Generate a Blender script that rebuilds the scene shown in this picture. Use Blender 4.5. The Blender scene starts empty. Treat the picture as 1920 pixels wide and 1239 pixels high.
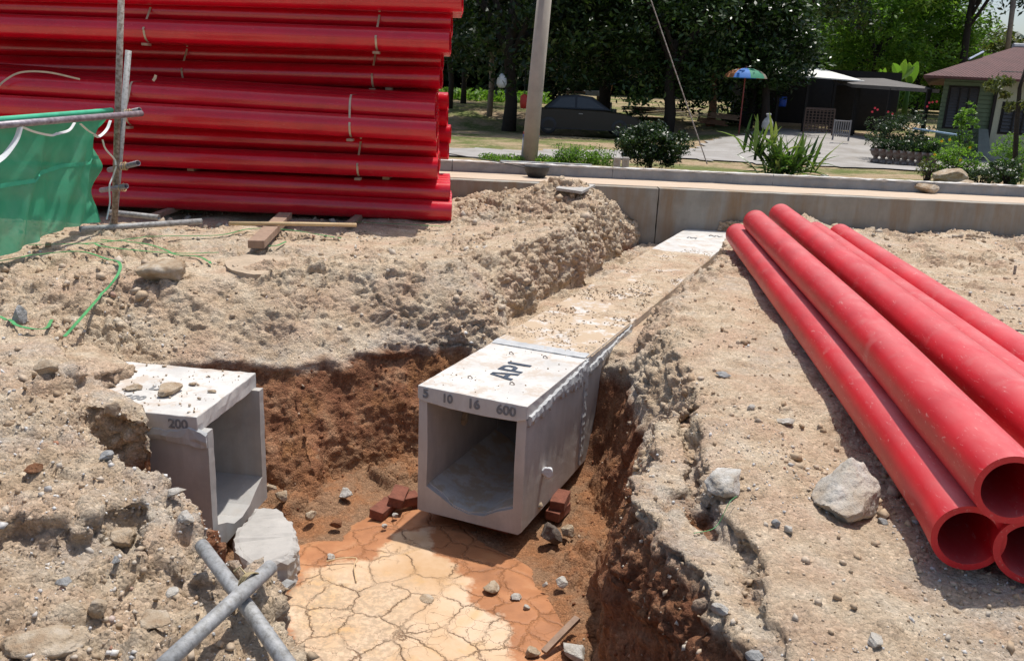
import bpy, bmesh, math, random
import numpy as np
from mathutils import Vector, Matrix, Quaternion, Euler
random.seed(7)
S = bpy.context.scene
COL = S.collection
PI = math.pi
# ------------------------------------------------------------ camera
FPX, CH, PITCH, ROLL = 1600.0, 1.6, math.atan(455 / 1600), 0.045
fw = np.array([0, math.cos(PITCH), -math.sin(PITCH)])
r0 = np.array([1, 0, 0.0]); u0 = np.cross(r0, fw)
rt = r0 * math.cos(ROLL) + u0 * math.sin(ROLL)
up = np.cross(rt, fw)
cam_d = bpy.data.cameras.new('camera')
cam = bpy.data.objects.new('camera', cam_d); COL.objects.link(cam)
cam.matrix_world = Matrix(((rt[0], up[0], -fw[0], 0), (rt[1], up[1], -fw[1], 0), (rt[2], up[2], -fw[2], CH), (0, 0, 0, 1)))
cam_d.sensor_width = 36; cam_d.lens = 36 * FPX / 1920
cam_d.clip_start = 0.05; cam_d.clip_end = 1500
S.camera = cam
# ------------------------------------------------------------ light
sunv = Vector((0.17, 0.25, 1.0)).normalized()
w = bpy.data.worlds.new('World'); S.world = w; w.use_nodes = True
nt = w.node_tree; bg = nt.nodes['Background']
sky = nt.nodes.new('ShaderNodeTexSky'); sky.sky_type = 'NISHITA'; sky.sun_disc = False
sky.sun_elevation = math.asin(sunv.z); sky.sun_rotation = math.atan2(sunv.x, sunv.y)
sky.dust_density = 2.5; sky.air_density = 1.0
nt.links.new(sky.outputs[0], bg.inputs[0]); bg.inputs[1].default_value = 0.13
sl = bpy.data.lights.new('sun', 'SUN'); sl.energy = 4.0; sl.angle = math.radians(0.9); sl.color = (1.0, 0.965, 0.91)
so = bpy.data.objects.new('sun', sl); COL.objects.link(so)
so.rotation_mode = 'QUATERNION'; so.rotation_quaternion = (-sunv).to_track_quat('-Z', 'Y'); so.location = (3, 5, 20)
S.view_settings.view_transform = 'Standard'; S.view_settings.look = 'None'
S.view_settings.exposure = 0.12; S.view_settings.gamma = 1
S.cycles.max_bounces = 6; S.cycles.diffuse_bounces = 3; S.cycles.transparent_max_bounces = 12

# a photo point to a place in the world, at a known height or distance
def ray(x, y):
    d = fw * FPX + rt * (x - 960) + up * (619.5 - y); return d / np.linalg.norm(d)
def atz(x, y, z=0.0):
    d = ray(x, y); return Vector(np.array([0, 0, CH]) + d * ((z - CH) / d[2]))
def aty(x, y, Y):
    d = ray(x, y); return Vector(np.array([0, 0, CH]) + d * (Y / d[1]))

# ------------------------------------------------------------ noise in numpy
_rng = np.random.RandomState(11)
_P = np.concatenate([_rng.permutation(256)] * 3).astype(np.int64)
_G = _rng.normal(size=(256, 3)); _G /= np.linalg.norm(_G, axis=1)[:, None]
def perlin(p):
    i = np.floor(p).astype(np.int64); f = p - i; i &= 255
    u = f * f * f * (f * (f * 6 - 15) + 10)
    out = 0
    for dx in (0, 1):
        wx = u[:, 0] if dx else 1 - u[:, 0]
        for dy in (0, 1):
            wy = u[:, 1] if dy else 1 - u[:, 1]
            for dz in (0, 1):
                wz = u[:, 2] if dz else 1 - u[:, 2]
                h = _P[_P[_P[(i[:, 0] + dx) & 255] + ((i[:, 1] + dy) & 255)] + ((i[:, 2] + dz) & 255)]
                g = _G[h]
                out = out + wx * wy * wz * ((f[:, 0] - dx) * g[:, 0] + (f[:, 1] - dy) * g[:, 1] + (f[:, 2] - dz) * g[:, 2])
    return out
def fbm(p, octs=4, gain=0.5):
    a, s, o = 1.0, 1.0, 0
    for k in range(octs):
        o = o + a * perlin(p * s + 17.3 * k); a *= gain; s *= 2.03
    return o
_J = _rng.rand(256, 3)
def worley(p):
    i = np.floor(p).astype(np.int64); f1 = np.full(len(p), 9.0); f2 = np.full(len(p), 9.0); idn = np.zeros(len(p))
    for dx in (-1, 0, 1):
        for dy in (-1, 0, 1):
            for dz in (-1, 0, 1):
                c = i + (dx, dy, dz)
                h = _P[_P[_P[c[:, 0] & 255] + (c[:, 1] & 255)] + (c[:, 2] & 255)]
                d = ((c + _J[h] - p) ** 2).sum(1)
                closer = d < f1
                f2 = np.where(closer, f1, np.minimum(f2, d)); idn = np.where(closer, h / 255.0, idn); f1 = np.where(closer, d, f1)
    return np.sqrt(f1), np.sqrt(f2), idn
def sstep(a, b, x):
    t = np.clip((x - a) / (b - a), 0, 1); return t * t * (3 - 2 * t)
def poly_sd(poly, X, Y):
    """signed distance, negative inside"""
    P = np.array(poly, float); n = len(P); d = np.full(X.shape, 1e9); ins = np.zeros(X.shape, bool)
    for k in range(n):
        a, b = P[k], P[(k + 1) % n]; e = b - a
        t = np.clip(((X - a[0]) * e[0] + (Y - a[1]) * e[1]) / (e @ e), 0, 1)
        d = np.minimum(d, np.hypot(X - a[0] - t * e[0], Y - a[1] - t * e[1]))
        c = ((a[1] > Y) != (b[1] > Y)) & (X < e[0] * (Y - a[1]) / (e[1] if e[1] else 1e-9) + a[0])
        ins ^= c
    return np.where(ins, -d, d)

# ------------------------------------------------------------ objects
def tag(o, label=None, cat=None, group=None, kind=None):
    if label: o['label'] = label
    if cat: o['category'] = cat
    if group: o['group'] = group
    if kind: o['kind'] = kind
    return o
def empty(name, loc=(0, 0, 0), label=None, cat=None, group=None):
    o = bpy.data.objects.new(name, None); COL.objects.link(o); o.location = loc; o.empty_display_size = .1
    return tag(o, label, cat, group)
def link(name, me, mat, parent=None, smooth=False):
    o = bpy.data.objects.new(name, me); COL.objects.link(o)
    if mat: me.materials.append(mat)
    if parent is not None:
        o.parent = parent
    if smooth:
        me.polygons.foreach_set('use_smooth', [True] * len(me.polygons)); me.update()
    return o
class MB:
    def __init__(s): s.v = []; s.f = []
    def add(s, v, f, M=None):
        n = len(s.v)
        s.v += [tuple(M @ Vector(p)) if M else tuple(p) for p in v]; s.f += [[i + n for i in q] for q in f]; return s
    def build(s, name, mat, parent=None, smooth=False, local=True, bevel=0, auto=None):
        me = bpy.data.meshes.new(name); v = s.v
        if parent is not None and local:
            iv = Vector(parent_world(parent)); v = [tuple(Vector(p) - iv) for p in v]
        me.from_pydata(v, [], s.f); me.update()
        if bevel:
            bm = bmesh.new(); bm.from_mesh(me)
            bmesh.ops.bevel(bm, geom=[e for e in bm.edges if len(e.link_faces) == 2 and e.calc_face_angle(0) > .5], offset=bevel, segments=2, affect='EDGES', profile=.5)
            bm.to_mesh(me); bm.free()
        o = link(name, me, mat, parent, smooth)
        if parent is None:      # put the origin at the middle of the foot
            c = [Vector(p.co) for p in me.vertices]
            m = Vector(((min(p.x for p in c) + max(p.x for p in c)) / 2, (min(p.y for p in c) + max(p.y for p in c)) / 2, min(p.z for p in c)))
            me.transform(Matrix.Translation(-m)); o.location = m
        return o
def parent_world(p):
    l = Vector(p.location)
    while p.parent: p = p.parent; l += p.location
    return l
def box(x0, x1, y0, y1, z0, z1):
    v = [(x, y, z) for z in (z0, z1) for y in (y0, y1) for x in (x0, x1)]
    return v, [(0, 2, 3, 1), (4, 5, 7, 6), (0, 1, 5, 4), (2, 6, 7, 3), (0, 4, 6, 2), (1, 3, 7, 5)]
def frame(d):
    d = Vector(d).normalized(); a = Vector((0, 0, 1)) if abs(d.z) < .9 else Vector((1, 0, 0))
    u = d.cross(a).normalized(); return d, u, u.cross(d).normalized()
def tube(pts, r, n=12, cap=True):
    pts = [Vector(p) for p in pts]; v = []; f = []; m = len(pts)
    rr = r if isinstance(r, (list, tuple)) else [r] * m
    u = None
    for i, p in enumerate(pts):
        d = (pts[min(i + 1, m - 1)] - pts[max(i - 1, 0)]).normalized()
        if u is None: _, u, w_ = frame(d)
        else:
            u = (u - d * u.dot(d)).normalized()
        w_ = u.cross(d)
        for k in range(n):
            a = 2 * PI * k / n; v.append(p + (u * math.cos(a) + w_ * math.sin(a)) * rr[i])
    for i in range(m - 1):
        for k in range(n):
            a, b = i * n + k, i * n + (k + 1) % n; f.append((a, b, b + n, a + n))
    if cap: f.append(tuple(range(n - 1, -1, -1))); f.append(tuple((m - 1) * n + k for k in range(n)))
    return v, f
def hollow(pts, ro, ri, n=40):
    """pipe with a wall: outside, both rims, inside"""
    v, f = tube(pts, ro, n, False); v2, f2 = tube(pts, ri, n, False); N = len(v)
    f = f + [tuple(i + N for i in reversed(q)) for q in f2]; v = v + v2; m = len(pts)
    for k in range(n):
        k2 = (k + 1) % n
        f.append((k2, k, k + N, k2 + N)); e = (m - 1) * n; f.append((e + k, e + k2, e + k2 + N, e + k + N))
    return v, f
def lathe(prof, n=20, c=(0, 0, 0)):
    v = []; f = []
    for r, z in prof:
        for k in range(n): a = 2 * PI * k / n; v.append((c[0] + r * math.cos(a), c[1] + r * math.sin(a), c[2] + z))
    for i in range(len(prof) - 1):
        for k in range(n): a, b = i * n + k, i * n + (k + 1) % n; f.append((a, b, b + n, a + n))
    return v, f
def spline(pts, seg=10):
    P = [Vector(p) for p in pts]; P = [P[0] * 2 - P[1]] + P + [P[-1] * 2 - P[-2]]; out = []
    for i in range(1, len(P) - 2):
        for k in range(seg):
            t = k / seg; a, b, c, d = P[i - 1:i + 3]
            out.append(.5 * ((2 * b) + (c - a) * t + (2 * a - 5 * b + 4 * c - d) * t * t + (3 * b - a - 3 * c + d) * t ** 3))
    return out + [P[-2]]
def np_obj(name, V, F, mat, parent=None, smooth=False):
    V = np.asarray(V, np.float32); F = np.asarray(F, np.int32); k = F.shape[1]
    me = bpy.data.meshes.new(name)
    me.vertices.add(len(V)); me.vertices.foreach_set('co', V.ravel())
    me.loops.add(F.size); me.loops.foreach_set('vertex_index', F.ravel())
    me.polygons.add(len(F)); me.polygons.foreach_set('loop_start', np.arange(0, F.size, k, dtype=np.int32))
    me.update(calc_edges=True); me.validate()
    return link(name, me, mat, parent, smooth)
def ribbon(pts, wid, th=.002, nrm=(0, 0, 1)):
    pts = [Vector(p) for p in pts]; v = []; f = []; nrm = Vector(nrm)
    for i, p in enumerate(pts):
        d = (pts[min(i + 1, len(pts) - 1)] - pts[max(i - 1, 0)]).normalized(); s = d.cross(nrm).normalized() * wid / 2; n = s.cross(d).normalized() * th / 2
        v += [p - s - n, p + s - n, p + s + n, p - s + n]
    for i in range(len(pts) - 1):
        for k in range(4): a, b = i * 4 + k, i * 4 + (k + 1) % 4; f.append((a, b, b + 4, a + 4))
    f += [(3, 2, 1, 0), tuple((len(pts) - 1) * 4 + k for k in range(4))]
    return v, f

# ------------------------------------------------------------ materials
def M(name): m = bpy.data.materials.new(name); m.use_nodes = True; return m, m.node_tree, m.node_tree.nodes['Principled BSDF']
class NG:
    def __init__(s, t): s.t = t
    def n(s, ty, **k):
        o = s.t.nodes.new(ty)
        for a, b in k.items(): setattr(o, a, b)
        return o
    def l(s, a, b): s.t.links.new(a, b)
    def pos(s): return s.n('ShaderNodeNewGeometry').outputs['Position']
    def obj(s): return s.n('ShaderNodeTexCoord').outputs['Object']
    def noise(s, vec, sc, det=5, rough=.6, dist=0):
        o = s.n('ShaderNodeTexNoise'); o.inputs['Scale'].default_value = sc; o.inputs['Detail'].default_value = det
        o.inputs['Roughness'].default_value = rough; o.inputs['Distortion'].default_value = dist
        s.l(vec, o.inputs['Vector']); return o
    def vor(s, vec, sc, feat='F1', rand=1):
        o = s.n('ShaderNodeTexVoronoi', feature=feat); o.inputs['Scale'].default_value = sc; o.inputs['Randomness'].default_value = rand
        s.l(vec, o.inputs['Vector']); return o
    def ramp(s, fac, stops, interp='LINEAR'):
        o = s.n('ShaderNodeValToRGB'); cr = o.color_ramp; cr.interpolation = interp
        while len(cr.elements) > 1: cr.elements.remove(cr.elements[-1])
        for i, (p, c) in enumerate(stops):
            e = cr.elements[0] if i == 0 else cr.elements.new(p)
            e.position = p; e.color = (tuple(c) + (1,)) if isinstance(c, tuple) else (c, c, c, 1)
        s.l(fac, o.inputs[0]); return o.outputs[0]
    def mix(s, fac, a, b, mode='MIX'):
        o = s.n('ShaderNodeMix', data_type='RGBA', blend_type=mode)
        for sock, val in ((o.inputs[0], fac), (o.inputs[6], a), (o.inputs[7], b)):
            if hasattr(val, 'is_output') or isinstance(val, bpy.types.NodeSocket): s.l(val, sock)
            elif isinstance(val, (int, float)): sock.default_value = val
            else: sock.default_value = tuple(val) + (1,)
        return o.outputs[2]
    def math(s, op, a, b=0.0, c=None):
        o = s.n('ShaderNodeMath', operation=op)
        for sock, val in zip(o.inputs, (a, b, c)):
            if val is None: continue
            if isinstance(val, bpy.types.NodeSocket): s.l(val, sock)
            else: sock.default_value = val
        return o.outputs[0]
    def bump(s, h, strength, dist, prev=None):
        o = s.n('ShaderNodeBump'); o.inputs['Strength'].default_value = strength; o.inputs['Distance'].default_value = dist
        s.l(h, o.inputs['Height'])
        if prev is not None: s.l(prev, o.inputs['Normal'])
        return o.outputs[0]
    def attr(s, name): return s.n('ShaderNodeAttribute', attribute_name=name).outputs['Fac']
    def sep(s, v): return s.n('ShaderNodeSeparateXYZ'), v
def simple(name, col, rough=.8, var=.25, sc=8, bump=.3, bd=.01, metal=0, bsc=None, spec=.5, space='obj', stops=None):
    """one colour broken up by noise, with a bump"""
    m, t, b = M(name); g = NG(t); p = g.obj() if space == 'obj' else g.pos()
    n = g.noise(p, sc, 6, .62)
    if stops is None:
        stops = [(.25, tuple(c * (1 - var) for c in col)), (.5, tuple(col)), (.75, tuple(min(1, c * (1 + var * .8)) for c in col))]
    g.l(g.ramp(n.outputs[0], stops), b.inputs['Base Color'])
    b.inputs['Roughness'].default_value = rough; b.inputs['Metallic'].default_value = metal; b.inputs['Specular IOR Level'].default_value = spec
    if bump:
        n2 = g.noise(p, bsc or sc * 4, 6, .7); g.l(g.bump(n2.outputs[0], bump, bd), b.inputs['Normal'])
    return m
# ------------------------------------------------------------ soil
def soil_material(name='soil'):
    m, t, b = M(name); g = NG(t); p = g.pos()
    sx = g.n('ShaderNodeSeparateXYZ'); g.l(p, sx.inputs[0]); z = sx.outputs[2]
    big = g.noise(p, 1.1, 5, .6).outputs[0]; mid = g.noise(p, 5, 6, .65).outputs[0]; fine = g.noise(p, 42, 4, .7).outputs[0]
    tan = g.ramp(mid, [(.28, (.38, .265, .17)), (.45, (.52, .395, .27)), (.6, (.60, .485, .35)), (.78, (.66, .57, .45))])
    pinkish = g.ramp(fine, [(.3, (.46, .29, .19)), (.7, (.60, .44, .32))])
    tan = g.mix(g.ramp(g.noise(p, 2.3, 4, .6).outputs[0], [(.46, 0.0), (.66, .7)]), tan, pinkish)
    greyc = g.ramp(fine, [(.3, (.36, .325, .28)), (.7, (.56, .52, .46))])
    tan = g.mix(g.math('MULTIPLY', g.attr('grey'), g.ramp(g.noise(p, 9, 5, .7).outputs[0], [(.38, 0.0), (.6, .9)])), tan, greyc)
    # crumbs and gravel specks
    v = g.vor(p, 75); spk = g.ramp(v.outputs['Color'], [(.0, .74), (.7, 1.0), (.93, 1.22), (1.0, 1.4)])
    sp = g.n('ShaderNodeSeparateColor'); g.l(v.outputs['Color'], sp.inputs[0])
    spk = g.ramp(sp.outputs[0], [(0, .78), (.6, 1.0), (.9, 1.1), (1.0, 1.32)])
    red = g.ramp(mid, [(.25, (.13, .055, .030)), (.42, (.235, .102, .054)), (.55, (.33, .16, .085)), (.72, (.42, .24, .14))])
    red = g.mix(g.ramp(g.noise(p, 3.1, 4, .6).outputs[0], [(.52, 0.0), (.66, .8)]), red, (.35, .165, .07))
    red = g.mix(g.ramp(g.noise(p, 13, 4, .6).outputs[0], [(.60, 0.0), (.75, .7)]), red, (.36, .25, .165))
    stv = g.n('ShaderNodeMapping'); stv.inputs['Scale'].default_value = (1, 1, .12); g.l(p, stv.inputs[0])
    stn = g.noise(stv.outputs[0], 11, 5, .65).outputs[0]; red = g.mix(g.ramp(stn, [(.50, 0.0), (.62, .65)]), red, (.16, .065, .035)); red = g.mix(g.ramp(stn, [(.33, .7), (.43, 0.0)]), red, (.40, .23, .13))
    low = g.ramp(fine, [(.3, (.24, .135, .075)), (.7, (.36, .215, .125))])
    low = g.mix(g.ramp(g.noise(p, 4, 5, .6).outputs[0], [(.46, 0.0), (.62, .7)]), low, (.36, .155, .065))
    zz = g.math('ADD', z, g.math('MULTIPLY', g.math('SUBTRACT', big, .5), .34))
    zz = g.math('ADD', zz, g.math('MULTIPLY', g.math('SUBTRACT', mid, .5), .18))
    zz = g.math('ADD', zz, g.math('MULTIPLY', g.attr('lift'), 1.0))
    f1 = g.ramp(zz, [(.0, 1.0), (1.0, 0.0)])
    mp = g.n('ShaderNodeMapRange'); mp.inputs['From Min'].default_value = -.46; mp.inputs['From Max'].default_value = -.37
    mp.inputs['To Min'].default_value = 1; mp.inputs['To Max'].default_value = 0; g.l(zz, mp.inputs['Value'])
    mg = g.n('ShaderNodeMapRange'); mg.inputs['From Min'].default_value = -.38; mg.inputs['From Max'].default_value = -.26
    mg.inputs['To Min'].default_value = .5; mg.inputs['To Max'].default_value = 0; g.l(zz, mg.inputs['Value'])
    tan = g.mix(g.math('MULTIPLY', mg.outputs[0], g.ramp(g.noise(p, 7, 4, .6).outputs[0], [(.42, 0.0), (.56, 1.0)])), tan, greyc)
    ml = g.n('ShaderNodeMapRange'); ml.inputs['From Min'].default_value = -1.12; ml.inputs['From Max'].default_value = -.92
    ml.inputs['To Min'].default_value = 1; ml.inputs['To Max'].default_value = 0; g.l(zz, ml.inputs['Value'])
    c = g.mix(mp.outputs[0], tan, red); c = g.mix(ml.outputs[0], c, low)
    c = g.mix(1.0, c, spk, 'MULTIPLY')
    g.l(c, b.inputs['Base Color']); b.inputs['Roughness'].default_value = .95; b.inputs['Specular IOR Level'].default_value = .15
    n1 = g.bump(g.noise(p, 26, 8, .72).outputs[0], .9, .03)
    n2 = g.bump(g.math('MULTIPLY', v.outputs['Distance'], -1.0), .55, .012, n1)
    g.l(n2, b.inputs['Normal'])
    return m
SOIL = soil_material()
# outline of the trench at ground level and of its floor
LIP = [(-.5, .9), (-.58, 2.2), (-.75, 2.5), (-1.10, 2.78), (-1.52, 3.18), (-2.0, 3.62), (-2.28, 4.15), (-2.55, 4.75), (-3.1, 5.3), (-3.4, 5.7), (-3.1, 6.25), (-2.5, 6.4),
       (-2.15, 6.5), (-1.78, 6.6), (-1.34, 6.9), (-.55, 7.00), (-.19, 7.70), (.43, 8.93), (1.09, 10.80), (1.42, 11.9), (2.75, 11.9), (2.62, 10.4), (2.2, 9.0), (1.75, 7.9), (1.3, 6.7), (1.12, 5.9),
       (1.12, 5.2), (1.02, 4.55), (.75, 4.03), (.58, 3.6), (.58, 3.1), (.66, 2.72), (.80, 2.4), (1.0, .9)]
FLOOR = [(-.93, .9), (-.93, 3.7), (-1.3, 3.85), (-1.9, 4.2), (-2.3, 4.27), (-2.45, 5.12), (-1.8, 5.42), (-1.46, 5.25), (-1.24, 5.25), (-1.15, 5.6), (-.95, 5.78), (-.5, 6.0), (.1, 6.25), (.62, 6.0),
         (.60, 5.3), (.68, 5.05), (.56, 4.6), (.47, 4.1), (.45, 3.7), (.43, .9)]
AX = Vector((math.sin(math.radians(23)), math.cos(math.radians(23)), 0)); LX = Vector((AX.y, -AX.x, 0))
CUL0 = Vector((-.225, 4.86, 0))      # middle of the front of the long culvert
def axis_strip(s0, s1, hw): return [tuple((CUL0 + AX * s + LX * l)[:2]) for s, l in ((s0, -hw), (s1, -hw), (s1, hw), (s0, hw))]
CRACK = [tuple(atz(*p, 0)[:2]) for p in ((1285, 740), (1300, 800), (1306, 870), (1325, 950), (1372, 1010), (1410, 1070), (1440, 1150), (1480, 1239), (1560, 1400))]
SLUMP = CRACK + [(.55, 1.2), (.5, 2.4), (.45, 3.2), (.5, 3.8), (.8, 4.3)]
HOLLOW = [tuple(atz(*p, 0)[:2]) for p in ((-80, 1035), (20, 1010), (110, 985), (170, 955), (225, 945), (245, 1000), (190, 1040), (130, 1100), (40, 1125), (-80, 1130))]
HOLLOW2 = [tuple(atz(*p, 0)[:2]) for p in ((250, 1020), (330, 1010), (420, 1085), (430, 1180), (300, 1230), (200, 1190), (215, 1090))]
OCH = [tuple(atz(*p, -1.12)[:2]) for p in ((575, 1300), (570, 1239), (540, 1120), (600, 1062), (700, 1045), (750, 995), (800, 985), (812, 1030), (880, 1085), (868, 1120), (930, 1150), (950, 1180), (960, 1239), (930, 1300))]
def terrain_height(X, Y):
    sh = X.shape; P2 = np.stack([X.ravel(), Y.ravel(), np.zeros(X.size)], 1)
    j1 = (fbm(P2 * 1.7, 4)).reshape(sh) * .16; j2 = (fbm(P2 * 1.7 + 40, 4)).reshape(sh) * .16
    Xj, Yj = X + j1, Y + j2
    dl = poly_sd(LIP, Xj, Yj); df = poly_sd(FLOOR, X + j1 * .5, Y + j2 * .5); ds = poly_sd([tuple((CUL0 + AX * s_ + LX * l_)[:2]) for s_, l_ in ((1.55, -.55), (2.4, -.72), (8.2, -1.0), (8.2, .5), (1.55, .5))], Xj, Yj)
    s = (X - CUL0.x) * AX.x + (Y - CUL0.y) * AX.y; l = (X - CUL0.x) * LX.x + (Y - CUL0.y) * LX.y
    din = np.maximum(np.minimum(df, ds), 0); dout = np.maximum(-dl, 0)
    lev = -1.17 + .90 * sstep(1.1, 1.65, s) * sstep(1.9, 1.25, np.abs(l + .1))
    lev = lev - .02 * sstep(2, 5, s) - .14 * sstep(-.40, -.50, l) * sstep(1.6, 2.4, s)
    t = din / (din + dout + 1e-6)
    # cut sides are steep, the top leans back
    k_ = .40 + .10 * sstep(4.6, 4.2, Y); prof = np.where(t < k_, .66 * (t / k_) ** .8, .66 + .34 * (t - k_) / (1 - k_)); prof = np.where(dl > 0, 1, prof)
    g0 = (fbm(P2 * .55 + 9, 3)).reshape(sh) * .10 + fbm(P2 * 1.9 + 3, 3).reshape(sh) * .04
    for (cx, cy, r, h) in ((.62, 11.1, .55, .30), (.75, 10.3, .35, .10), (-.1, 10.9, .5, .14), (.2, 11.6, .9, .15), (-1.0, 11.5, 1.2, .12), (3.9, 11.7, .35, .14), (5.6, 10.9, .4, .06),
                           (4.55, 7.9, .35, .06), (-1.9, 2.2, .8, .06), (-3.3, 4.0, 1.1, .05), (-3.0, 6.7, .5, .05), (6.2, 11.5, .5, .08), (.95, 4.0, .3, .04), (1.7, 9.2, .4, .05)):
        g0 = g0 + h * np.exp(-((X - cx) ** 2 + (Y - cy) ** 2) / (r * r) * 1.3)
    dlp = poly_sd(LIP, X, Y); g0 = g0 + .16 * np.exp(-(dlp / .6) ** 2) * sstep(5.9, 7.2, Y) * sstep(1.6, .9, X)      # spoil heaped along the left edge of the cut
    g0 = g0 - .09 * sstep(1.6, 2.8, X) * sstep(7.5, 10, Y)
    g0 = g0 - .045 * sstep(1.2, 1.5, X) * sstep(4.6, 3.6, Y) * sstep(1.8, 2.2, Y)
    # the hollow at the far left where the branch trench runs out
    g0 = g0 - .16 * np.exp(-((X + 3.9) ** 2 / .8 + (Y - 5.75) ** 2 / .12))
    z = lev + (g0 - lev) * prof
    z = np.where(dl > 0, g0, z)
    z = z + np.where(t <= 0, 1, 0) * 0
    z = z - .035 * sstep(.05, -.1, poly_sd(OCH, X, Y)) * (df < 0)
    g_ = sstep(-.3, -.9, X) * sstep(8.8, 9.8, Y) * (dl > 0); z = z - .05 * g_
    # the floor creeps up towards its sides
    edge = sstep(-.28, 0, df) * np.where(df < 0, 1, 0)
    z = z + edge * .05 + (df < 0) * (fbm(P2 * 2.5, 3).reshape(sh) * .035)
    # a slumped strip of the right bank behind a deep crack
    dc = np.full(X.shape, 9.0)
    for a_, b_ in zip(CRACK[:-1], CRACK[1:]):
        e = (b_[0] - a_[0], b_[1] - a_[1]); tt = np.clip(((Xj - a_[0]) * e[0] + (Yj - a_[1]) * e[1]) / (e[0] ** 2 + e[1] ** 2), 0, 1); dc = np.minimum(dc, np.hypot(Xj - a_[0] - tt * e[0], Yj - a_[1] - tt * e[1]))
    up_ = (dl > -.02)
    z = z - up_ * (.11 * np.exp(-(dc / .024) ** 2) * sstep(-.35, .1, fbm(P2 * 2 + 70, 2).reshape(sh)) + .025 * np.exp(-(dc / .10) ** 2))
    z = z - up_ * .045 * sstep(.04, -.02, poly_sd(SLUMP, Xj, Yj))
    z = z - up_ * .10 * sstep(.03, -.03, poly_sd(HOLLOW, X + j1 * 1.5, Y + j2 * 1.5)) - up_ * .05 * sstep(.02, -.05, poly_sd(HOLLOW2, X + j1 * 1.5, Y + j2 * 1.5))
    # soil heaped over the buried end of the short drain
    z = np.maximum(z, np.where((X < -1.90 - .56 * (Y - 4.2)) & (X > -3.3) & (Y > 4.12) & (Y < 5.16), -.07 - .09 * sstep(-.25, 0, X + 1.90 + .56 * (Y - 4.2)) + (Y < 4.2) * 0 + fbm(P2 * 3, 3).reshape(sh) * .05, -9))
    # room for the box drains themselves
    z = np.where((np.abs(l) < .335) & (s > .05) & (s < 7.6), np.minimum(z, -1.06), z)
    s2 = (X - LB0.x) * LA.x + (Y - LB0.y) * LA.y; l2 = (X - LB0.x) * LN.x + (Y - LB0.y) * LN.y
    z = np.where((np.abs(l2) < .33) & (s2 > .03) & (s2 < .72), np.minimum(z, -1.03), z)
    return z
LA = Vector((-.99, .12, 0)).normalized(); LN = Vector((-LA.y, LA.x, 0)); LB0 = Vector((-1.60, 4.70, 0))   # the short drain: from its open end into the bank

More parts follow.
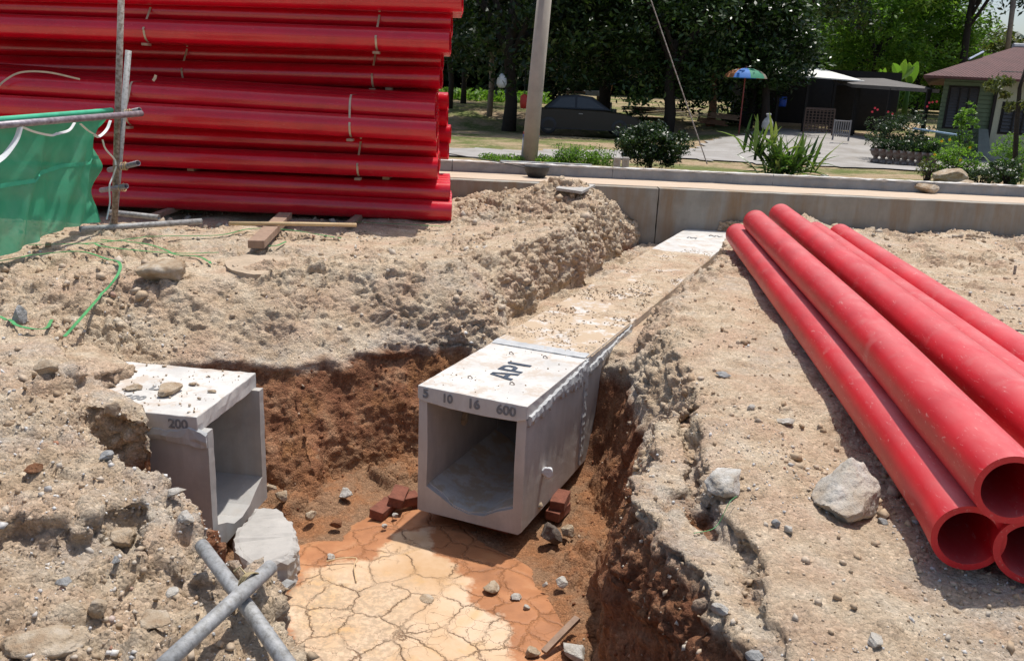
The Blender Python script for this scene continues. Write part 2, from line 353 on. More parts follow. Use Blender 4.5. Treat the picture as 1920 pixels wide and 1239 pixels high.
VOX = .016
def build_terrain():
    x = np.arange(-6.6, 7.6, .025); y = np.arange(.9, 11.86, .025)
    X, Y = np.meshgrid(x, y); Z = terrain_height(X, Y)
    ny, nx = X.shape
    top = np.stack([X, Y, Z], -1).reshape(-1, 3)
    edge = np.concatenate([np.arange(nx), np.arange(1, ny) * nx + nx - 1, (ny - 1) * nx + np.arange(nx - 2, -1, -1), np.arange(ny - 2, 0, -1) * nx])
    N = len(top); bot = top[edge].copy(); bot[:, 2] = -1.32
    i = (np.arange(ny - 1)[:, None] * nx + np.arange(nx - 1)).ravel()
    F = [list(q) for q in np.stack([i, i + 1, i + nx + 1, i + nx], 1)]
    E = len(edge)
    F += [[edge[(k + 1) % E], edge[k], N + k, N + (k + 1) % E] for k in range(E)]
    F.append([N + k for k in range(E - 1, -1, -1)])
    me = bpy.data.meshes.new('tmp'); me.from_pydata(np.concatenate([top, bot]).tolist(), [], [[int(a) for a in q] for q in F]); me.update()
    ob = bpy.data.objects.new('tmp', me); COL.objects.link(ob)
    md = ob.modifiers.new('r', 'REMESH'); md.mode = 'VOXEL'; md.voxel_size = VOX; md.adaptivity = 0
    dg = bpy.context.evaluated_depsgraph_get(); ev = ob.evaluated_get(dg); me2 = bpy.data.meshes.new_from_object(ev)
    bpy.data.objects.remove(ob)
    n = len(me2.vertices); V = np.empty(n * 3); me2.vertices.foreach_get('co', V); V = V.reshape(-1, 3)
    Nn = np.empty(n * 3, np.float32); me2.vertices.foreach_get('normal', Nn); Nn = Nn.reshape(-1, 3).astype(float)
    Q = np.empty(len(me2.loops), np.int32); me2.loops.foreach_get('vertex_index', Q)
    ls = np.empty(len(me2.polygons), np.int32); me2.polygons.foreach_get('loop_total', ls)
    assert (ls == 4).all(); Q = Q.reshape(-1, 4)
    keep = ~((V[Q][:, :, 2] < -1.27).all(1)); Q = Q[keep]
    used = np.unique(Q); mp = np.zeros(n, np.int64); mp[used] = np.arange(len(used)); Q = mp[Q]; V = V[used]; Nn = Nn[used]
    X, Y, Z = V.T; s = (X - CUL0.x) * AX.x + (Y - CUL0.y) * AX.y; l = (X - CUL0.x) * LX.x + (Y - CUL0.y) * LX.y
    flat = sstep(.6, .95, Nn[:, 2]); wall = 1 - flat; low = sstep(-.33, -.42, Z)
    df = poly_sd(FLOOR, X, Y)
    clod = sstep(-.05, .28, fbm(V * 1.3 + 5, 3)) * flat                      # patches of loose clods on the trodden ground
    leftbank = sstep(-.2, -.8, X) * sstep(4.9, 4.2, Y); clod = np.maximum(clod, .75 * leftbank * flat)
    clod = clod * (1 - sstep(-.6, -1, X) * sstep(9, 9.6, Y)); clod = np.maximum(clod, flat * sstep(9.6, 10.3, Y) * sstep(2.2, 1.4, X) * sstep(-1, -.6, X)); clod = np.maximum(clod, flat * .8 * sstep(-2.2, -3, X) * sstep(6.8, 6.2, Y) * sstep(4.9, 5.3, Y))
    rt_ = sstep(.5, .9, X) * sstep(9, 7, Y); clod = clod * (1 - .75 * rt_)
    dlv = poly_sd(LIP, X, Y); rim = np.exp(-(dlv / .32) ** 2) * sstep(5.4, 5.9, Y); clod = np.maximum(clod, rim * sstep(-.15, .2, fbm(V * 1.6 + 33, 3)) * .8 * flat)
    floor_ = (df < 0) * sstep(-1.0, -1.1, Z)
    Vw = V + .08 * np.stack([perlin(V * 3.1), perlin(V * 3.1 + 31), perlin(V * 3.1 + 77)], 1)
    a1, b1, i1 = worley(Vw * (5.5, 5.5, 6.5)); a2, b2, i2 = worley(Vw * 15 + 3.3); a3, b3, i3 = worley(Vw * 34 + 1.3)
    blk1 = sstep(.02, .22, b1 - a1) * (i1 * .9 + .1) - .3; blk2 = sstep(.02, .25, b2 - a2) * (i2 * .9 + .1) - .25
    lump1 = np.sqrt(np.clip(1 - (a1 / .8) ** 2, 0, 1)) * (i1 > .35); lump2 = np.sqrt(np.clip(1 - (a2 / .75) ** 2, 0, 1)) * (i2 > .3); lump3 = np.clip(1 - (a3 / .7) ** 2, 0, 1) * (i3 > .4)
    tanw = wall * (1 - low)
    redw = wall * low
    d = fbm(V * 2.6, 3) * (.05 * tanw + .07 * redw + .012) - .02 * wall
    d += blk1 * (.060 * clod + .040 * tanw + .004 * redw) + lump1 * .010 * clod
    d += blk2 * (.024 * clod + .016 * tanw + .002 * redw + .004) * (1 - .7 * floor_)
    d += lump3 * (.006 * clod + .004 * tanw + .004 * redw + .0045)
    fold = 1 - np.abs(fbm(Vw * (2.3, 2.3, 1.5) + 13, 2)) * 3; d += redw * .05 * sstep(.3, 1, fold) * sstep(0, .3, perlin(V * 1.5 + 60))
    rid = 1 - np.abs(perlin(Vw * 6.0 + 8)) * 2; d -= sstep(.86, .98, rid) * (.032 * wall * (.8 - low * .6) + .030 * clod)     # cracks
    d += np.abs(fbm(V * 9 + 12, 3, .6)) * -.035 * (tanw + .6 * clod) + .008 * tanw
    d += fbm(V * 21 + 2, 3, .6) * (.018 * tanw + .006 * redw + .008 * clod + .004)
    # marks of the bucket teeth: grooves running down the cut faces
    tang = np.where(np.abs(Nn[:, :1]) > np.abs(Nn[:, 1:2]), V[:, 1:2], V[:, :1])[:, 0]
    gr = perlin(np.stack([X * 6.5, Y * 6.5, Z * .9 + 3], 1)) + .28 * perlin(np.stack([X * 17, Y * 17, Z * 1.1 + 9], 1)) + .08 * perlin(np.stack([X * 38, Y * 38, Z * 1.4 + 9], 1)); gm = sstep(-.25, .2, perlin(V * .9 + 21)) * .8 + .2
    d += wall * gr * .075 * gm * (1 - .5 * (1 - low))
    d -= wall * low * .03                                                      # the red clay is undercut
    near = np.where((s > -.15) & (s < 7.6), sstep(.24, .02, np.abs(np.abs(l) - .36)), 0)   # leave the box drains their room
    s2 = (X - LB0.x) * LA.x + (Y - LB0.y) * LA.y; l2 = (X - LB0.x) * LN.x + (Y - LB0.y) * LN.y
    near2 = np.where((s2 > -.1) & (s2 < .62), sstep(.24, .02, np.abs(np.abs(l2) - .36)), 0); near = np.maximum(near, near2)
    d = np.where(near > 0, d * (1 - near) + np.minimum(d, .0) * near * .3, d)
    V2 = V + Nn * d[:, None]
    o = np_obj('trench_soil', V2, Q, SOIL, None, True); o['kind'] = 'structure'
    grey = np.clip(sstep(1.0, 2.2, X) * sstep(3.8, 2.4, Y) + .7 * leftbank * sstep(-.1, .3, fbm(V * 1.1 + 50, 3)) + .45 * sstep(.1, .35, fbm(V * .8 + 90, 3)), 0, 1)
    lift = .07 * sstep(.3, .9, X) * sstep(6, 4, Y) - .34 * (X > .2) * (X < .95) * sstep(4.1, 3.7, Y) - .22 * (X < -.3) * (X > -1.9) * sstep(4.3, 3.9, Y) + .10 * (X < -2.2) + np.where(s > 1.9, .35, 0) * sstep(.95, .7, np.abs(l))
    grey = grey * (1 - floor_)
    for nm, a in (('grey', grey), ('lift', lift)):
        at = o.data.attributes.new(nm, 'FLOAT', 'POINT'); at.data.foreach_set('value', a.astype(np.float32))
    return V2, Nn
TV, TN = build_terrain()
# quick height lookup on the finished soil
_cell = {}
def _fill():
    k = (np.floor(TV[:, 0] / .05).astype(int), np.floor(TV[:, 1] / .05).astype(int))
    for a, b, z, nz in zip(k[0], k[1], TV[:, 2], TN[:, 2]):
        if nz > .2:
            c = _cell.get((a, b))
            if c is None or z > c: _cell[(a, b)] = z
_fill()
def gz(x, y, default=0.0): return _cell.get((math.floor(x / .05), math.floor(y / .05)), default)
def onground(px, py, iters=8):
    """the place on the soil seen at a photo point"""
    d = ray(px, py); o = np.array([0, 0, CH]); t = .8 / max(-d[2], .03) if False else 1.2
    prev = None
    while t < 14:
        p = o + d * t
        if p[2] < gz(p[0], p[1], -.0): return Vector((p[0], p[1], gz(p[0], p[1], 0)))
        t += .02
    return Vector(o + d * t)

# ------------------------------------------------------------ dried mud on the trench floor
def mud_material():
    m, t, b = M('dried_mud'); g = NG(t); p = g.pos()
    dn = g.noise(p, 4.5, 5, .65); dv = g.mix(.15, p, dn.outputs['Color'])
    oc = g.ramp(g.noise(p, 2.1, 5, .6).outputs[0], [(.3, (.50, .31, .16)), (.5, (.60, .425, .275)), (.7, (.64, .495, .36))])
    orange = g.ramp(g.noise(p, 5, 5, .6).outputs[0], [(.3, (.30, .13, .058)), (.55, (.41, .18, .08)), (.75, (.49, .25, .12))])
    f = g.math('ADD', g.attr('ochre'), g.math('MULTIPLY', g.math('SUBTRACT', g.noise(p, 7, 5, .65).outputs[0], .5), .55))
    ff = g.ramp(f, [(.42, 0.0), (.52, 1.0)])
    c = g.mix(ff, orange, oc)
    yel = g.ramp(g.noise(p, 3.7, 3, .5, 1).outputs[0], [(.55, 0.0), (.72, .55)]); c = g.mix(g.math('MULTIPLY', yel, ff), c, (.56, .34, .14))
    crumb = g.math('MULTIPLY', g.attr('crumb'), g.ramp(g.noise(p, 30, 5, .75).outputs[0], [(.44, 0.0), (.55, .7)])); c = g.mix(crumb, c, (.36, .27, .18))
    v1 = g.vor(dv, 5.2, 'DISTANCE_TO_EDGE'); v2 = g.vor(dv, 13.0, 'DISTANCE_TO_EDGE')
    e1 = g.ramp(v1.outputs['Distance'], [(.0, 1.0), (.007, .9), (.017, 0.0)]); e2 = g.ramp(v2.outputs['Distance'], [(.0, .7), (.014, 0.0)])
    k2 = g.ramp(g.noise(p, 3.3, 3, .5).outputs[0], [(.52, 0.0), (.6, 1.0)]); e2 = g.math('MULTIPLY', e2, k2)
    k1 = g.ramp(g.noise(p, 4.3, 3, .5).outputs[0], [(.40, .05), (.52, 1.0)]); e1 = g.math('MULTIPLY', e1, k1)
    e = g.math('MULTIPLY', g.math('MAXIMUM', e1, e2), g.math('ADD', g.math('MULTIPLY', ff, .75), .25)); c = g.mix(g.math('MULTIPLY', e, .8), c, (.20, .11, .06))  # shade down inside the cracks is painted into the colour
    g.l(c, b.inputs['Base Color']); b.inputs['Specular IOR Level'].default_value = .3
    g.l(g.ramp(ff, [(0, .55), (1, .85)]), b.inputs['Roughness'])
    curl = g.ramp(v1.outputs['Distance'], [(.0, 0.0), (.05, .8), (.12, 1.0), (.5, .75)])
    n1 = g.bump(g.math('SUBTRACT', curl, e), .8, .012); n2 = g.bump(g.noise(p, 60, 4, .6).outputs[0], .25, .004, n1); g.l(n2, b.inputs['Normal'])
    return m
OCH = [tuple(atz(*p, -1.12)[:2]) for p in ((575, 1300), (570, 1239), (540, 1120), (600, 1062), (700, 1045), (750, 995), (800, 985), (812, 1030), (880, 1085), (868, 1120), (930, 1150), (950, 1180), (960, 1239), (930, 1300))]
x = np.arange(-1.9, .75, .012); y = np.arange(2.2, 5.6, .012); X, Y = np.meshgrid(x, y)
P2 = np.stack([X.ravel(), Y.ravel(), np.zeros(X.size)], 1)
Z = -1.128 + fbm(P2 * 1.5 + 4, 2).reshape(X.shape) * .012 - .02 * sstep(4.3, 5.2, Y) 
Z = Z - .07 * sstep(.22, .55, poly_sd(OCH, X, Y))
i = (np.arange(len(y) - 1)[:, None] * len(x) + np.arange(len(x) - 1)).ravel()
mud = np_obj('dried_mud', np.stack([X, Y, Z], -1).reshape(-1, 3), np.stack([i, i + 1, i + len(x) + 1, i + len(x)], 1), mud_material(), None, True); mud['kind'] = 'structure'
od = poly_sd(OCH, X, Y).ravel()
for nm, a in (('ochre', np.clip(.5 - od * 2.2, 0, 1)), ('crumb', (sstep(-.30, -.60, X) * sstep(4.5, 4.1, Y)).ravel())):
    at = mud.data.attributes.new(nm, 'FLOAT', 'POINT'); at.data.foreach_set('value', a.astype(np.float32))
# ------------------------------------------------------------ shared materials
def pipe_mat(name, dust, base=(.57, .003, .017), rough=.20):
    m, t, b = M(name); g = NG(t); p = g.obj()
    n = g.noise(p, 3, 5, .6).outputs[0]
    c = g.ramp(n, [(.3, tuple(x * .85 for x in base)), (.7, tuple(min(1, x * 1.12) for x in base))])
    nz = g.n('ShaderNodeNewGeometry'); s = g.n('ShaderNodeSeparateXYZ'); g.l(nz.outputs['Normal'], s.inputs[0])
    upf = g.ramp(s.outputs[2], [(.55, .05), (1.0, 1.0)])       # dust settles on what faces up
    mpn = g.n('ShaderNodeMapping'); mpn.inputs['Scale'].default_value = (1, .25, 1) if dust > .2 else (.25, 1, 1); g.l(g.pos(), mpn.inputs[0])
    dn = g.ramp(g.noise(mpn.outputs[0], 9, 8, .75).outputs[0], [(.35, .35), (.7, 1.0)])
    c = g.mix(g.math('MULTIPLY', g.math('MULTIPLY', upf, dn), dust), c, (.66, .44, .40))
    sc = g.noise(mpn.outputs[0], 38, 3, .6, 2.5).outputs[0]; c = g.mix(g.ramp(sc, [(.63, 0.0), (.70, .45 * min(1, dust * 3))]), c, (.72, .45, .40))
    bl = g.noise(g.pos(), 5.5, 3, .5).outputs[0]; c = g.mix(g.ramp(bl, [(.62, 0.0), (.72, .35 * dust)]), c, (.60, .44, .38))
    g.l(c, b.inputs['Base Color']); g.l(g.ramp(dn, [(0, rough), (1, rough + .25 * dust * 2)]), b.inputs['Roughness'])
    b.inputs['Specular IOR Level'].default_value = .5 if dust > .2 else .8
    g.l(g.bump(g.noise(p, 120, 3, .5).outputs[0], .04, .002), b.inputs['Normal'])
    return m
RED = pipe_mat('red_plastic', .06); REDD = pipe_mat('dusty_red_plastic', .36, (.56, .008, .016), .33)
def concrete(name, col, dirt=.0, dcol=(.46, .34, .22), grain=14, stain=0.0, scol=(.30, .17, .09)):
    m, t, b = M(name); g = NG(t); p = g.pos()
    n = g.noise(p, 3.2, 7, .65).outputs[0]
    c = g.ramp(n, [(.3, tuple(x * .80 for x in col)), (.5, col), (.7, tuple(min(1, x * 1.12) for x in col))])
    mp_ = g.n('ShaderNodeMapping'); mp_.inputs['Scale'].default_value = (1, 1, .15); g.l(p, mp_.inputs[0])
    st = g.noise(mp_.outputs[0], 9, 5, .65).outputs[0]; c = g.mix(g.ramp(st, [(.45, 0.0), (.68, .35)]), c, tuple(x * .72 for x in col))
    if stain: c = g.mix(g.ramp(g.noise(mp_.outputs[0], 2.2, 6, .7).outputs[0], [(.48, 0.0), (.66, stain)]), c, scol)
    if dirt:
        dn = g.noise(p, 6.5, 7, .72).outputs[0]; sp = g.n('ShaderNodeNewGeometry'); s = g.n('ShaderNodeSeparateXYZ'); g.l(sp.outputs['Normal'], s.inputs[0])
        d = g.math('MULTIPLY', g.ramp(dn, [(.56 - dirt * .3, 0.0), (.64 - dirt * .25, .9)]), g.ramp(s.outputs[2], [(.5, .15), (.9, 1.0)])); c = g.mix(d, c, dcol)
    v = g.vor(p, 48); h = g.ramp(v.outputs['Distance'], [(.0, 0.0), (.13, 1.0)])
    hole = g.n('ShaderNodeSeparateColor'); g.l(v.outputs['Color'], hole.inputs[0]); hm = g.ramp(hole.outputs[0], [(.86, 0.0), (.9, 1.0)])
    pit = g.math('MULTIPLY', g.math('SUBTRACT', 1.0, h), hm); c = g.mix(g.math('MULTIPLY', pit, .75), c, tuple(x * .3 for x in col))
    g.l(c, b.inputs['Base Color']); b.inputs['Roughness'].default_value = .88; b.inputs['Specular IOR Level'].default_value = .25
    n1 = g.bump(g.noise(p, grain, 8, .7).outputs[0], .3, .007); g.l(g.bump(g.math('MULTIPLY', pit, -1.0), .8, .006, n1), b.inputs['Normal'])
    return m
C_LID = concrete('lid_concrete', (.58, .555, .515), .16, (.48, .41, .34)); C_LIDDIRT = concrete('dirty_lid_concrete', (.58, .545, .50), .55)
C_BOX = concrete('channel_concrete', (.50, .465, .43), .0, stain=.35, scol=(.36, .29, .235)); C_MORT = concrete('mortar', (.46, .465, .46), grain=40)
C_BOX2 = concrete('grey_channel_concrete', (.42, .41, .39), .0, stain=.35, scol=(.38, .29, .2))
C_WALL = concrete('wall_concrete', (.31, .29, .25), .0, stain=.9, scol=(.27, .185, .11), grain=6)
C_KERB = concrete('kerb_concrete', (.29, .30, .31), .12); C_ROUGH = concrete('aggregate_concrete', (.42, .40, .37), .0, grain=60)
C_APRON = concrete('pavement_concrete', (.56, .48, .39), .8, (.52, .40, .29))
STEEL = simple('galvanised_steel', (.38, .38, .37), .62, .45, 32, .4, .004, .15, stops=[(.34, (.19, .18, .165)), (.46, (.29, .29, .28)), (.58, (.38, .38, .375)), (.72, (.26, .24, .21))])
RUSTY = simple('weathered_steel', (.3, .26, .22), .75, .4, 30, .5, .004, .2, stops=[(.35, (.17, .11, .075)), (.48, (.26, .22, .19)), (.62, (.40, .36, .31)), (.75, (.28, .2, .14))])
PURP = simple('purple_grey_steel', (.27, .23, .26), .5, .4, 20, .3, .003, .3, stops=[(.3, (.16, .13, .15)), (.5, (.28, .24, .27)), (.7, (.42, .39, .41))])
WOOD = simple('old_timber', (.30, .20, .14), .9, .3, 12, .5, .006); BAMBOO = simple('bamboo', (.56, .40, .22), .7, .2, 9, .3, .003)
BRICK = simple('brick', (.20, .07, .042), .95, .35, 16, .7, .006); STRAPG = simple('green_strap', (.07, .30, .10), .45, .35, 7, .1, .002)
BAND = simple('pale_strap', (.52, .42, .30), .5, .3, 10, .1, .002); BLK = simple('black_rubber', (.03, .03, .032), .6, .4, 9, .3, .004)
WHITE = simple('white_cloth', (.72, .74, .75), .85, .12, 9, .3, .006); INK = simple('stencil_paint', (.05, .065, .09), .9, .3, 60, .2, .001)
INKG = simple('faded_stencil_paint', (.20, .20, .20), .9, .25, 60, .1, .001); YEL = simple('yellow_plastic', (.75, .55, .03), .5, .2, 9, .1, .002)
def rockmat(name, a, b_, c_, sc=9, gr=30):
    return simple(name, a, .95, .3, sc, 1.0, .02, bsc=gr, spec=.1, stops=[(.32, b_), (.5, a), (.68, c_)])
ROCKW = rockmat('pale_stone', (.50, .47, .42), (.36, .30, .23), (.66, .64, .60)); ROCKT = rockmat('tan_stone', (.44, .35, .25), (.30, .20, .12), (.56, .49, .40))
ROCKG = rockmat('grey_stone', (.34, .34, .33), (.22, .21, .20), (.48, .48, .47)); ROCKR = rockmat('clay_lump', (.26, .13, .07), (.15, .06, .03), (.36, .22, .14))
ROCKD = rockmat('dark_stone', (.15, .12, .10), (.08, .06, .05), (.30, .27, .24))

def rough_mesh(o, cell=.04, amp=.003, sc=18, seed=0):
    """cut long edges and shake the surface a little, so cast edges are not ruler straight"""
    bm = bmesh.new(); bm.from_mesh(o.data)
    for _ in range(6):
        es = [e for e in bm.edges if e.calc_length() > cell * 1.6]
        if not es: break
        bmesh.ops.subdivide_edges(bm, edges=es, cuts=1, use_grid_fill=True)
    bmesh.ops.triangulate(bm, faces=[f for f in bm.faces if len(f.verts) > 4])
    bm.normal_update()
    V = np.array([v.co[:] for v in bm.verts]); N = np.array([v.normal[:] for v in bm.verts])
    d = fbm(V * sc + seed, 3, .6) * amp * 2
    for v, q in zip(bm.verts, V + N * d[:, None]): v.co = q
    bm.to_mesh(o.data); bm.free(); return o
def prism(prof, A, L, o, s0, s1):
    """extrude an (l, z) outline from s0 to s1 along A"""
    n = len(prof); v = []
    for s in (s0, s1): v += [tuple(o + A * s + L * l + Vector((0, 0, z))) for l, z in prof]
    f = [tuple(range(n)), tuple(2 * n - 1 - k for k in range(n))]
    f += [(k, n + k, n + (k + 1) % n, (k + 1) % n) for k in range(n)]
    return v, [tuple(reversed(q)) for q in f]
def text_obj(s, size, loc, xdir, ydir, mat, parent, name='stencil_lettering', thick=.0012, xs=1.0, bold=.0):
    cu = bpy.data.curves.new('t', 'FONT'); cu.body = s; cu.size = size; cu.align_x = 'CENTER'; cu.align_y = 'CENTER'; cu.extrude = thick / 2; cu.offset = bold
    ob = bpy.data.objects.new('t', cu); COL.objects.link(ob); dg = bpy.context.evaluated_depsgraph_get()
    me = bpy.data.meshes.new_from_object(ob.evaluated_get(dg)); bpy.data.objects.remove(ob); me.name = name; me.materials.clear()
    X = Vector(xdir).normalized() * xs; Yv = Vector(ydir).normalized(); Z = X.cross(Yv).normalized(); lo = Vector(loc) - parent_world(parent)
    me.transform(Matrix(((X.x, Yv.x, Z.x, lo.x), (X.y, Yv.y, Z.y, lo.y), (X.z, Yv.z, Z.z, lo.z), (0, 0, 0, 1))))
    return link(name, me, mat, parent)

# ------------------------------------------------------------ ground sheets, wall, pavement, kerb, lawn, road
MB().add(*box(-60, -6.58, -40, 11.8, -.5, -.02)).add(*box(7.58, 60, -40, 11.8, -.5, -.021)).add(*box(-6.58, 7.58, -40, .92, -.5, -.022)).build('ground', SOIL)['kind'] = 'structure'
WY = 11.86
wl = MB().add(*box(-14, 1.93, WY, WY + .22, -1.3, .345)).add(*box(1.945, 16, WY - .004, WY + .22, -1.3, .350)).build('retaining_wall', C_WALL)
rough_mesh(wl, .12, .006, 5); tag(wl, 'stained concrete retaining wall across the end of the trench', 'wall')
ap = MB().add(*box(-14, 16, WY + .222, 12.92, .0, .352)).build('path', C_APRON); rough_mesh(ap, .15, .006, 4); ap['kind'] = 'structure'
kb = empty('kerb', (1, 12.9, .35), 'low grey concrete kerb with ragged pale top behind the retaining wall', 'kerb')
k = -13.0
while k < 16:
    e = k + 2.4
    o = MB().add(*box(k, e - .008, 12.925, 13.06, .25, .495)).build('kerb_stone', C_KERB, kb); rough_mesh(o, .06, .006, 9)
    o = MB().add(*box(k + .002, e - .01, 12.915, 13.07, .4955, .515)).build('mortar_cap', C_LID, kb); rough_mesh(o, .05, .010, 14)
    k = e
def lawn_h(X, Y):
    a = np.interp(Y, [13, 14.5, 17, 20, 26, 34, 38, 44, 60, 140], [.44, .37, .2, .05, .0, -.06, .55, .9, 1.3, 3.0])
    b = np.interp(Y, [13, 14.5, 17, 20, 24, 27, 30, 34, 44, 60, 140], [.44, .37, .2, .05, .0, .08, .27, .40, .95, 1.3, 3.0])
    t = np.clip((np.asarray(X, float) - 4) / 4, 0, 1); return a * (1 - t) + b * t
def onlawn(px, py):
    d = ray(px, py); t = 12.0
    while t < 120:
        q = np.array([0, 0, CH]) + d * t
        if q[2] < float(lawn_h(q[0], q[1])): break
        t += .05
    return Vector(q)
def lawn_mat():
    m, t, b = M('lawn'); g = NG(t); p = g.pos()
    n = g.noise(p, .42, 6, .65).outputs[0]; f = g.noise(p, 9, 5, .7).outputs[0]
    gr = g.ramp(f, [(.3, (.07, .10, .028)), (.5, (.13, .155, .05)), (.72, (.24, .225, .09))])
    dr = g.ramp(f, [(.3, (.26, .17, .10)), (.55, (.40, .30, .19)), (.75, (.50, .42, .28))])
    c = g.mix(g.ramp(n, [(.42, 0.0), (.56, 1.0)]), gr, dr)
    v = g.vor(p, 4.5); sp = g.n('ShaderNodeSeparateColor'); g.l(v.outputs['Color'], sp.inputs[0])
    lf = g.math('MULTIPLY', g.ramp(v.outputs['Distance'], [(.10, 1.0), (.16, 0.0)]), g.ramp(sp.outputs[0], [(.55, 0.0), (.6, 1.0)]))
    c = g.mix(lf, c, g.ramp(sp.outputs[1], [(.0, (.42, .28, .14)), (1.0, (.5, .42, .25))]))
    g.l(c, b.inputs['Base Color']); b.inputs['Roughness'].default_value = .95; b.inputs['Specular IOR Level'].default_value = .1
    g.l(g.bump(g.noise(p, 14, 5, .7).outputs[0], .8, .06), b.inputs['Normal']); return m
x = np.concatenate([np.arange(-90, -10, 4.), np.arange(-10, 30, .5), np.arange(30, 130, 4.)]); y = np.concatenate([np.arange(13.06, 40, .4), np.arange(40, 260, 6.)])
X, Y = np.meshgrid(x, y); P2 = np.stack([X.ravel(), Y.ravel(), X.ravel() * 0], 1)
Z = lawn_h(X, Y) + (fbm(P2 * .6, 3).reshape(X.shape) * .06 * sstep(13, 15, Y))
i = (np.arange(len(y) - 1)[:, None] * len(x) + np.arange(len(x) - 1)).ravel()
np_obj('lawn', np.stack([X, Y, Z], -1).reshape(-1, 3), np.stack([i, i + 1, i + len(x) + 1, i + len(x)], 1), lawn_mat(), None, True)['kind'] = 'structure'
# the pale drive in front of the house: a sheet draped just above the lawn
def lz(x, y): return float(lawn_h(0, y))
ROADP = [onlawn(*p) for p in ((600, 284), (845, 279), (1000, 283), (1160, 284), (1290, 279), (1345, 262), (1395, 250), (1440, 242), (1560, 244), (1650, 262), (1720, 282), (1800, 293), (2300, 300), (2300, 352), (1860, 330), (1700, 322), (1450, 309), (1280, 303), (1000, 298), (600, 292))]
RP = [(p.x, p.y) for p in ROADP]
x = np.arange(-12, 32, .35); y = np.arange(18, 50, .35); X, Y = np.meshgrid(x, y); P2 = np.stack([X.ravel(), Y.ravel(), X.ravel() * 0], 1)
D = poly_sd(RP, X, Y); D += (fbm(P2 * .5 + 7, 3).reshape(X.shape)) * .8
Z = lawn_h(X, Y) + fbm(P2 * .6, 3).reshape(X.shape) * .06 * sstep(13, 15, Y) + .035
i = (np.arange(len(y) - 1)[:, None] * len(x) + np.arange(len(x) - 1)).ravel(); Q = np.stack([i, i + 1, i + len(x) + 1, i + len(x)], 1)
Q = Q[(D.ravel()[Q] < .1).all(1)]
ROADM = simple('drive_surface', (.40, .37, .33), .9, .2, 1.2, .4, .02, bsc=12, space='pos', stops=[(.3, (.24, .215, .185)), (.5, (.31, .29, .265)), (.7, (.37, .35, .325))])
np_obj('road', np.stack([X, Y, Z], -1).reshape(-1, 3), Q, ROADM, None, True)['kind'] = 'structure'

# ------------------------------------------------------------ box drains
def chan_profile(hw=.365, top=-.292, bot=-1.052):
    return [(-hw, bot), (-hw + .02, bot - .004), (hw - .02, bot), (hw, bot + .02), (hw, top), (hw - .062, top), (hw - .066, -.60), (hw - .062, -.885), (.20, -.93), (.11, -.985), (0, -.998), (-.11, -.975),
            (-.20, -.925), (-hw + .062, -.875), (-hw + .066, -.6), (-hw + .058, top), (-hw, top)]
def lid_profile(hw=.368, top=-.200):
    return [(-hw, top - .085), (-hw + .05, top - .098), (-.15, top - .112), (.1, top - .116), (hw - .06, top - .105), (hw, top - .085), (hw, top), (-hw, top)]
def lid_profile2(hw=.368, top=-.2): return [(-hw, top - .088), (hw, top - .088), (hw, top), (-hw, top)]
ULEN = 1.09
for k in range(7):
    s0 = k * ULEN; s1 = s0 + ULEN - .012
    base = CUL0 + AX * (s0 + .5) + Vector((0, 0, -1.05))
    lab = ['open concrete box drain stencilled with numbers, nearest unit of the long drain', 'second box drain unit, its lid sprinkled with soil behind the pale mortar joint', 'third unit of the long box drain, half buried in soil',
           'fourth unit of the long box drain, nearly covered by soil', 'fifth unit of the long box drain, covered with sandy soil', 'sixth unit of the long drain, pale lid beside the ends of the red pipes', 'last box drain unit, clean white lid touching the retaining wall'][k]
    r = empty('box_drain', base, lab, 'drain', 'units of the long box drain')
    if True:
        c = MB().add(*prism(chan_profile(), AX, LX, CUL0, s0, s1)).build('channel', C_BOX, r); rough_mesh(c, .045, .0005, 30, k)
    lm = C_LID if k in (0, 5, 6) else C_LIDDIRT
    ld = MB().add(*prism(lid_profile() if k == 0 else lid_profile2(top=-.2 + (0, .004, -.003, .002, .003, .006, .004)[k]), AX, LX, CUL0, s0 - (.012 if k == 0 else 0), s1)).build('lid', lm, r, bevel=.004); rough_mesh(ld, .045, .0016, 30, 20 + k)
    if k == 0: DR0 = r; LID0 = ld; CH0 = c
    if k == 6: DR6 = r; LID6 = ld
    # mortar over the joint
    if k < 2:
        pts = [CUL0 + AX * (s1 + .03) + LX * l + Vector((0, 0, -.197)) for l in np.linspace(-.36, .36, 14)]
        if k == 0: o = MB().add(*ribbon(pts, .115, .010)).build('mortar_joint', C_MORT, r); rough_mesh(o, .03, .006, 22, 3)
        pts = [CUL0 + AX * (s1 + .004) + LX * .369 + Vector((0, 0, z)) for z in np.linspace(-.21, -1.0, 14)]
        o = MB().add(*ribbon(pts, .07, .012, LX)).build('mortar_joint', C_MORT, r); rough_mesh(o, .03, .008, 22, 5)
        # smeared mortar under the overhang of the lid
        v = []; f = []; m = 40
        rng = random.Random(5 + k)
        for j in range(m):
            s = s0 + .02 + (s1 - s0 - .0) * j / (m - 1); tt = j / (m - 1)
            lo = -.315 - .035 * math.sin(tt * 9 + k) * .5 - rng.uniform(0, .03) - .03 * tt; hi = -.275 + .055 * tt + rng.uniform(0, .012); th = .012 + rng.uniform(0, .006)
            for l, z in ((.364, hi), (.370 + th, hi - .008), (.370 + th * 1.2, (hi + lo) / 2), (.369 + th * .7, lo + .006), (.364, lo)):
                v.append(tuple(CUL0 + AX * s + LX * l + Vector((0, 0, z))))
        for j in range(m - 1):
            for q in range(4): a = j * 5 + q; f.append((a, a + 1, a + 6, a + 5))
        f += [(4, 3, 2, 1, 0), tuple((m - 1) * 5 + q for q in range(5))]
        o = MB().add(v, f).build('mortar_smear', C_MORT, r); rough_mesh(o, .03, .006, 30, 9)
fr = -AX
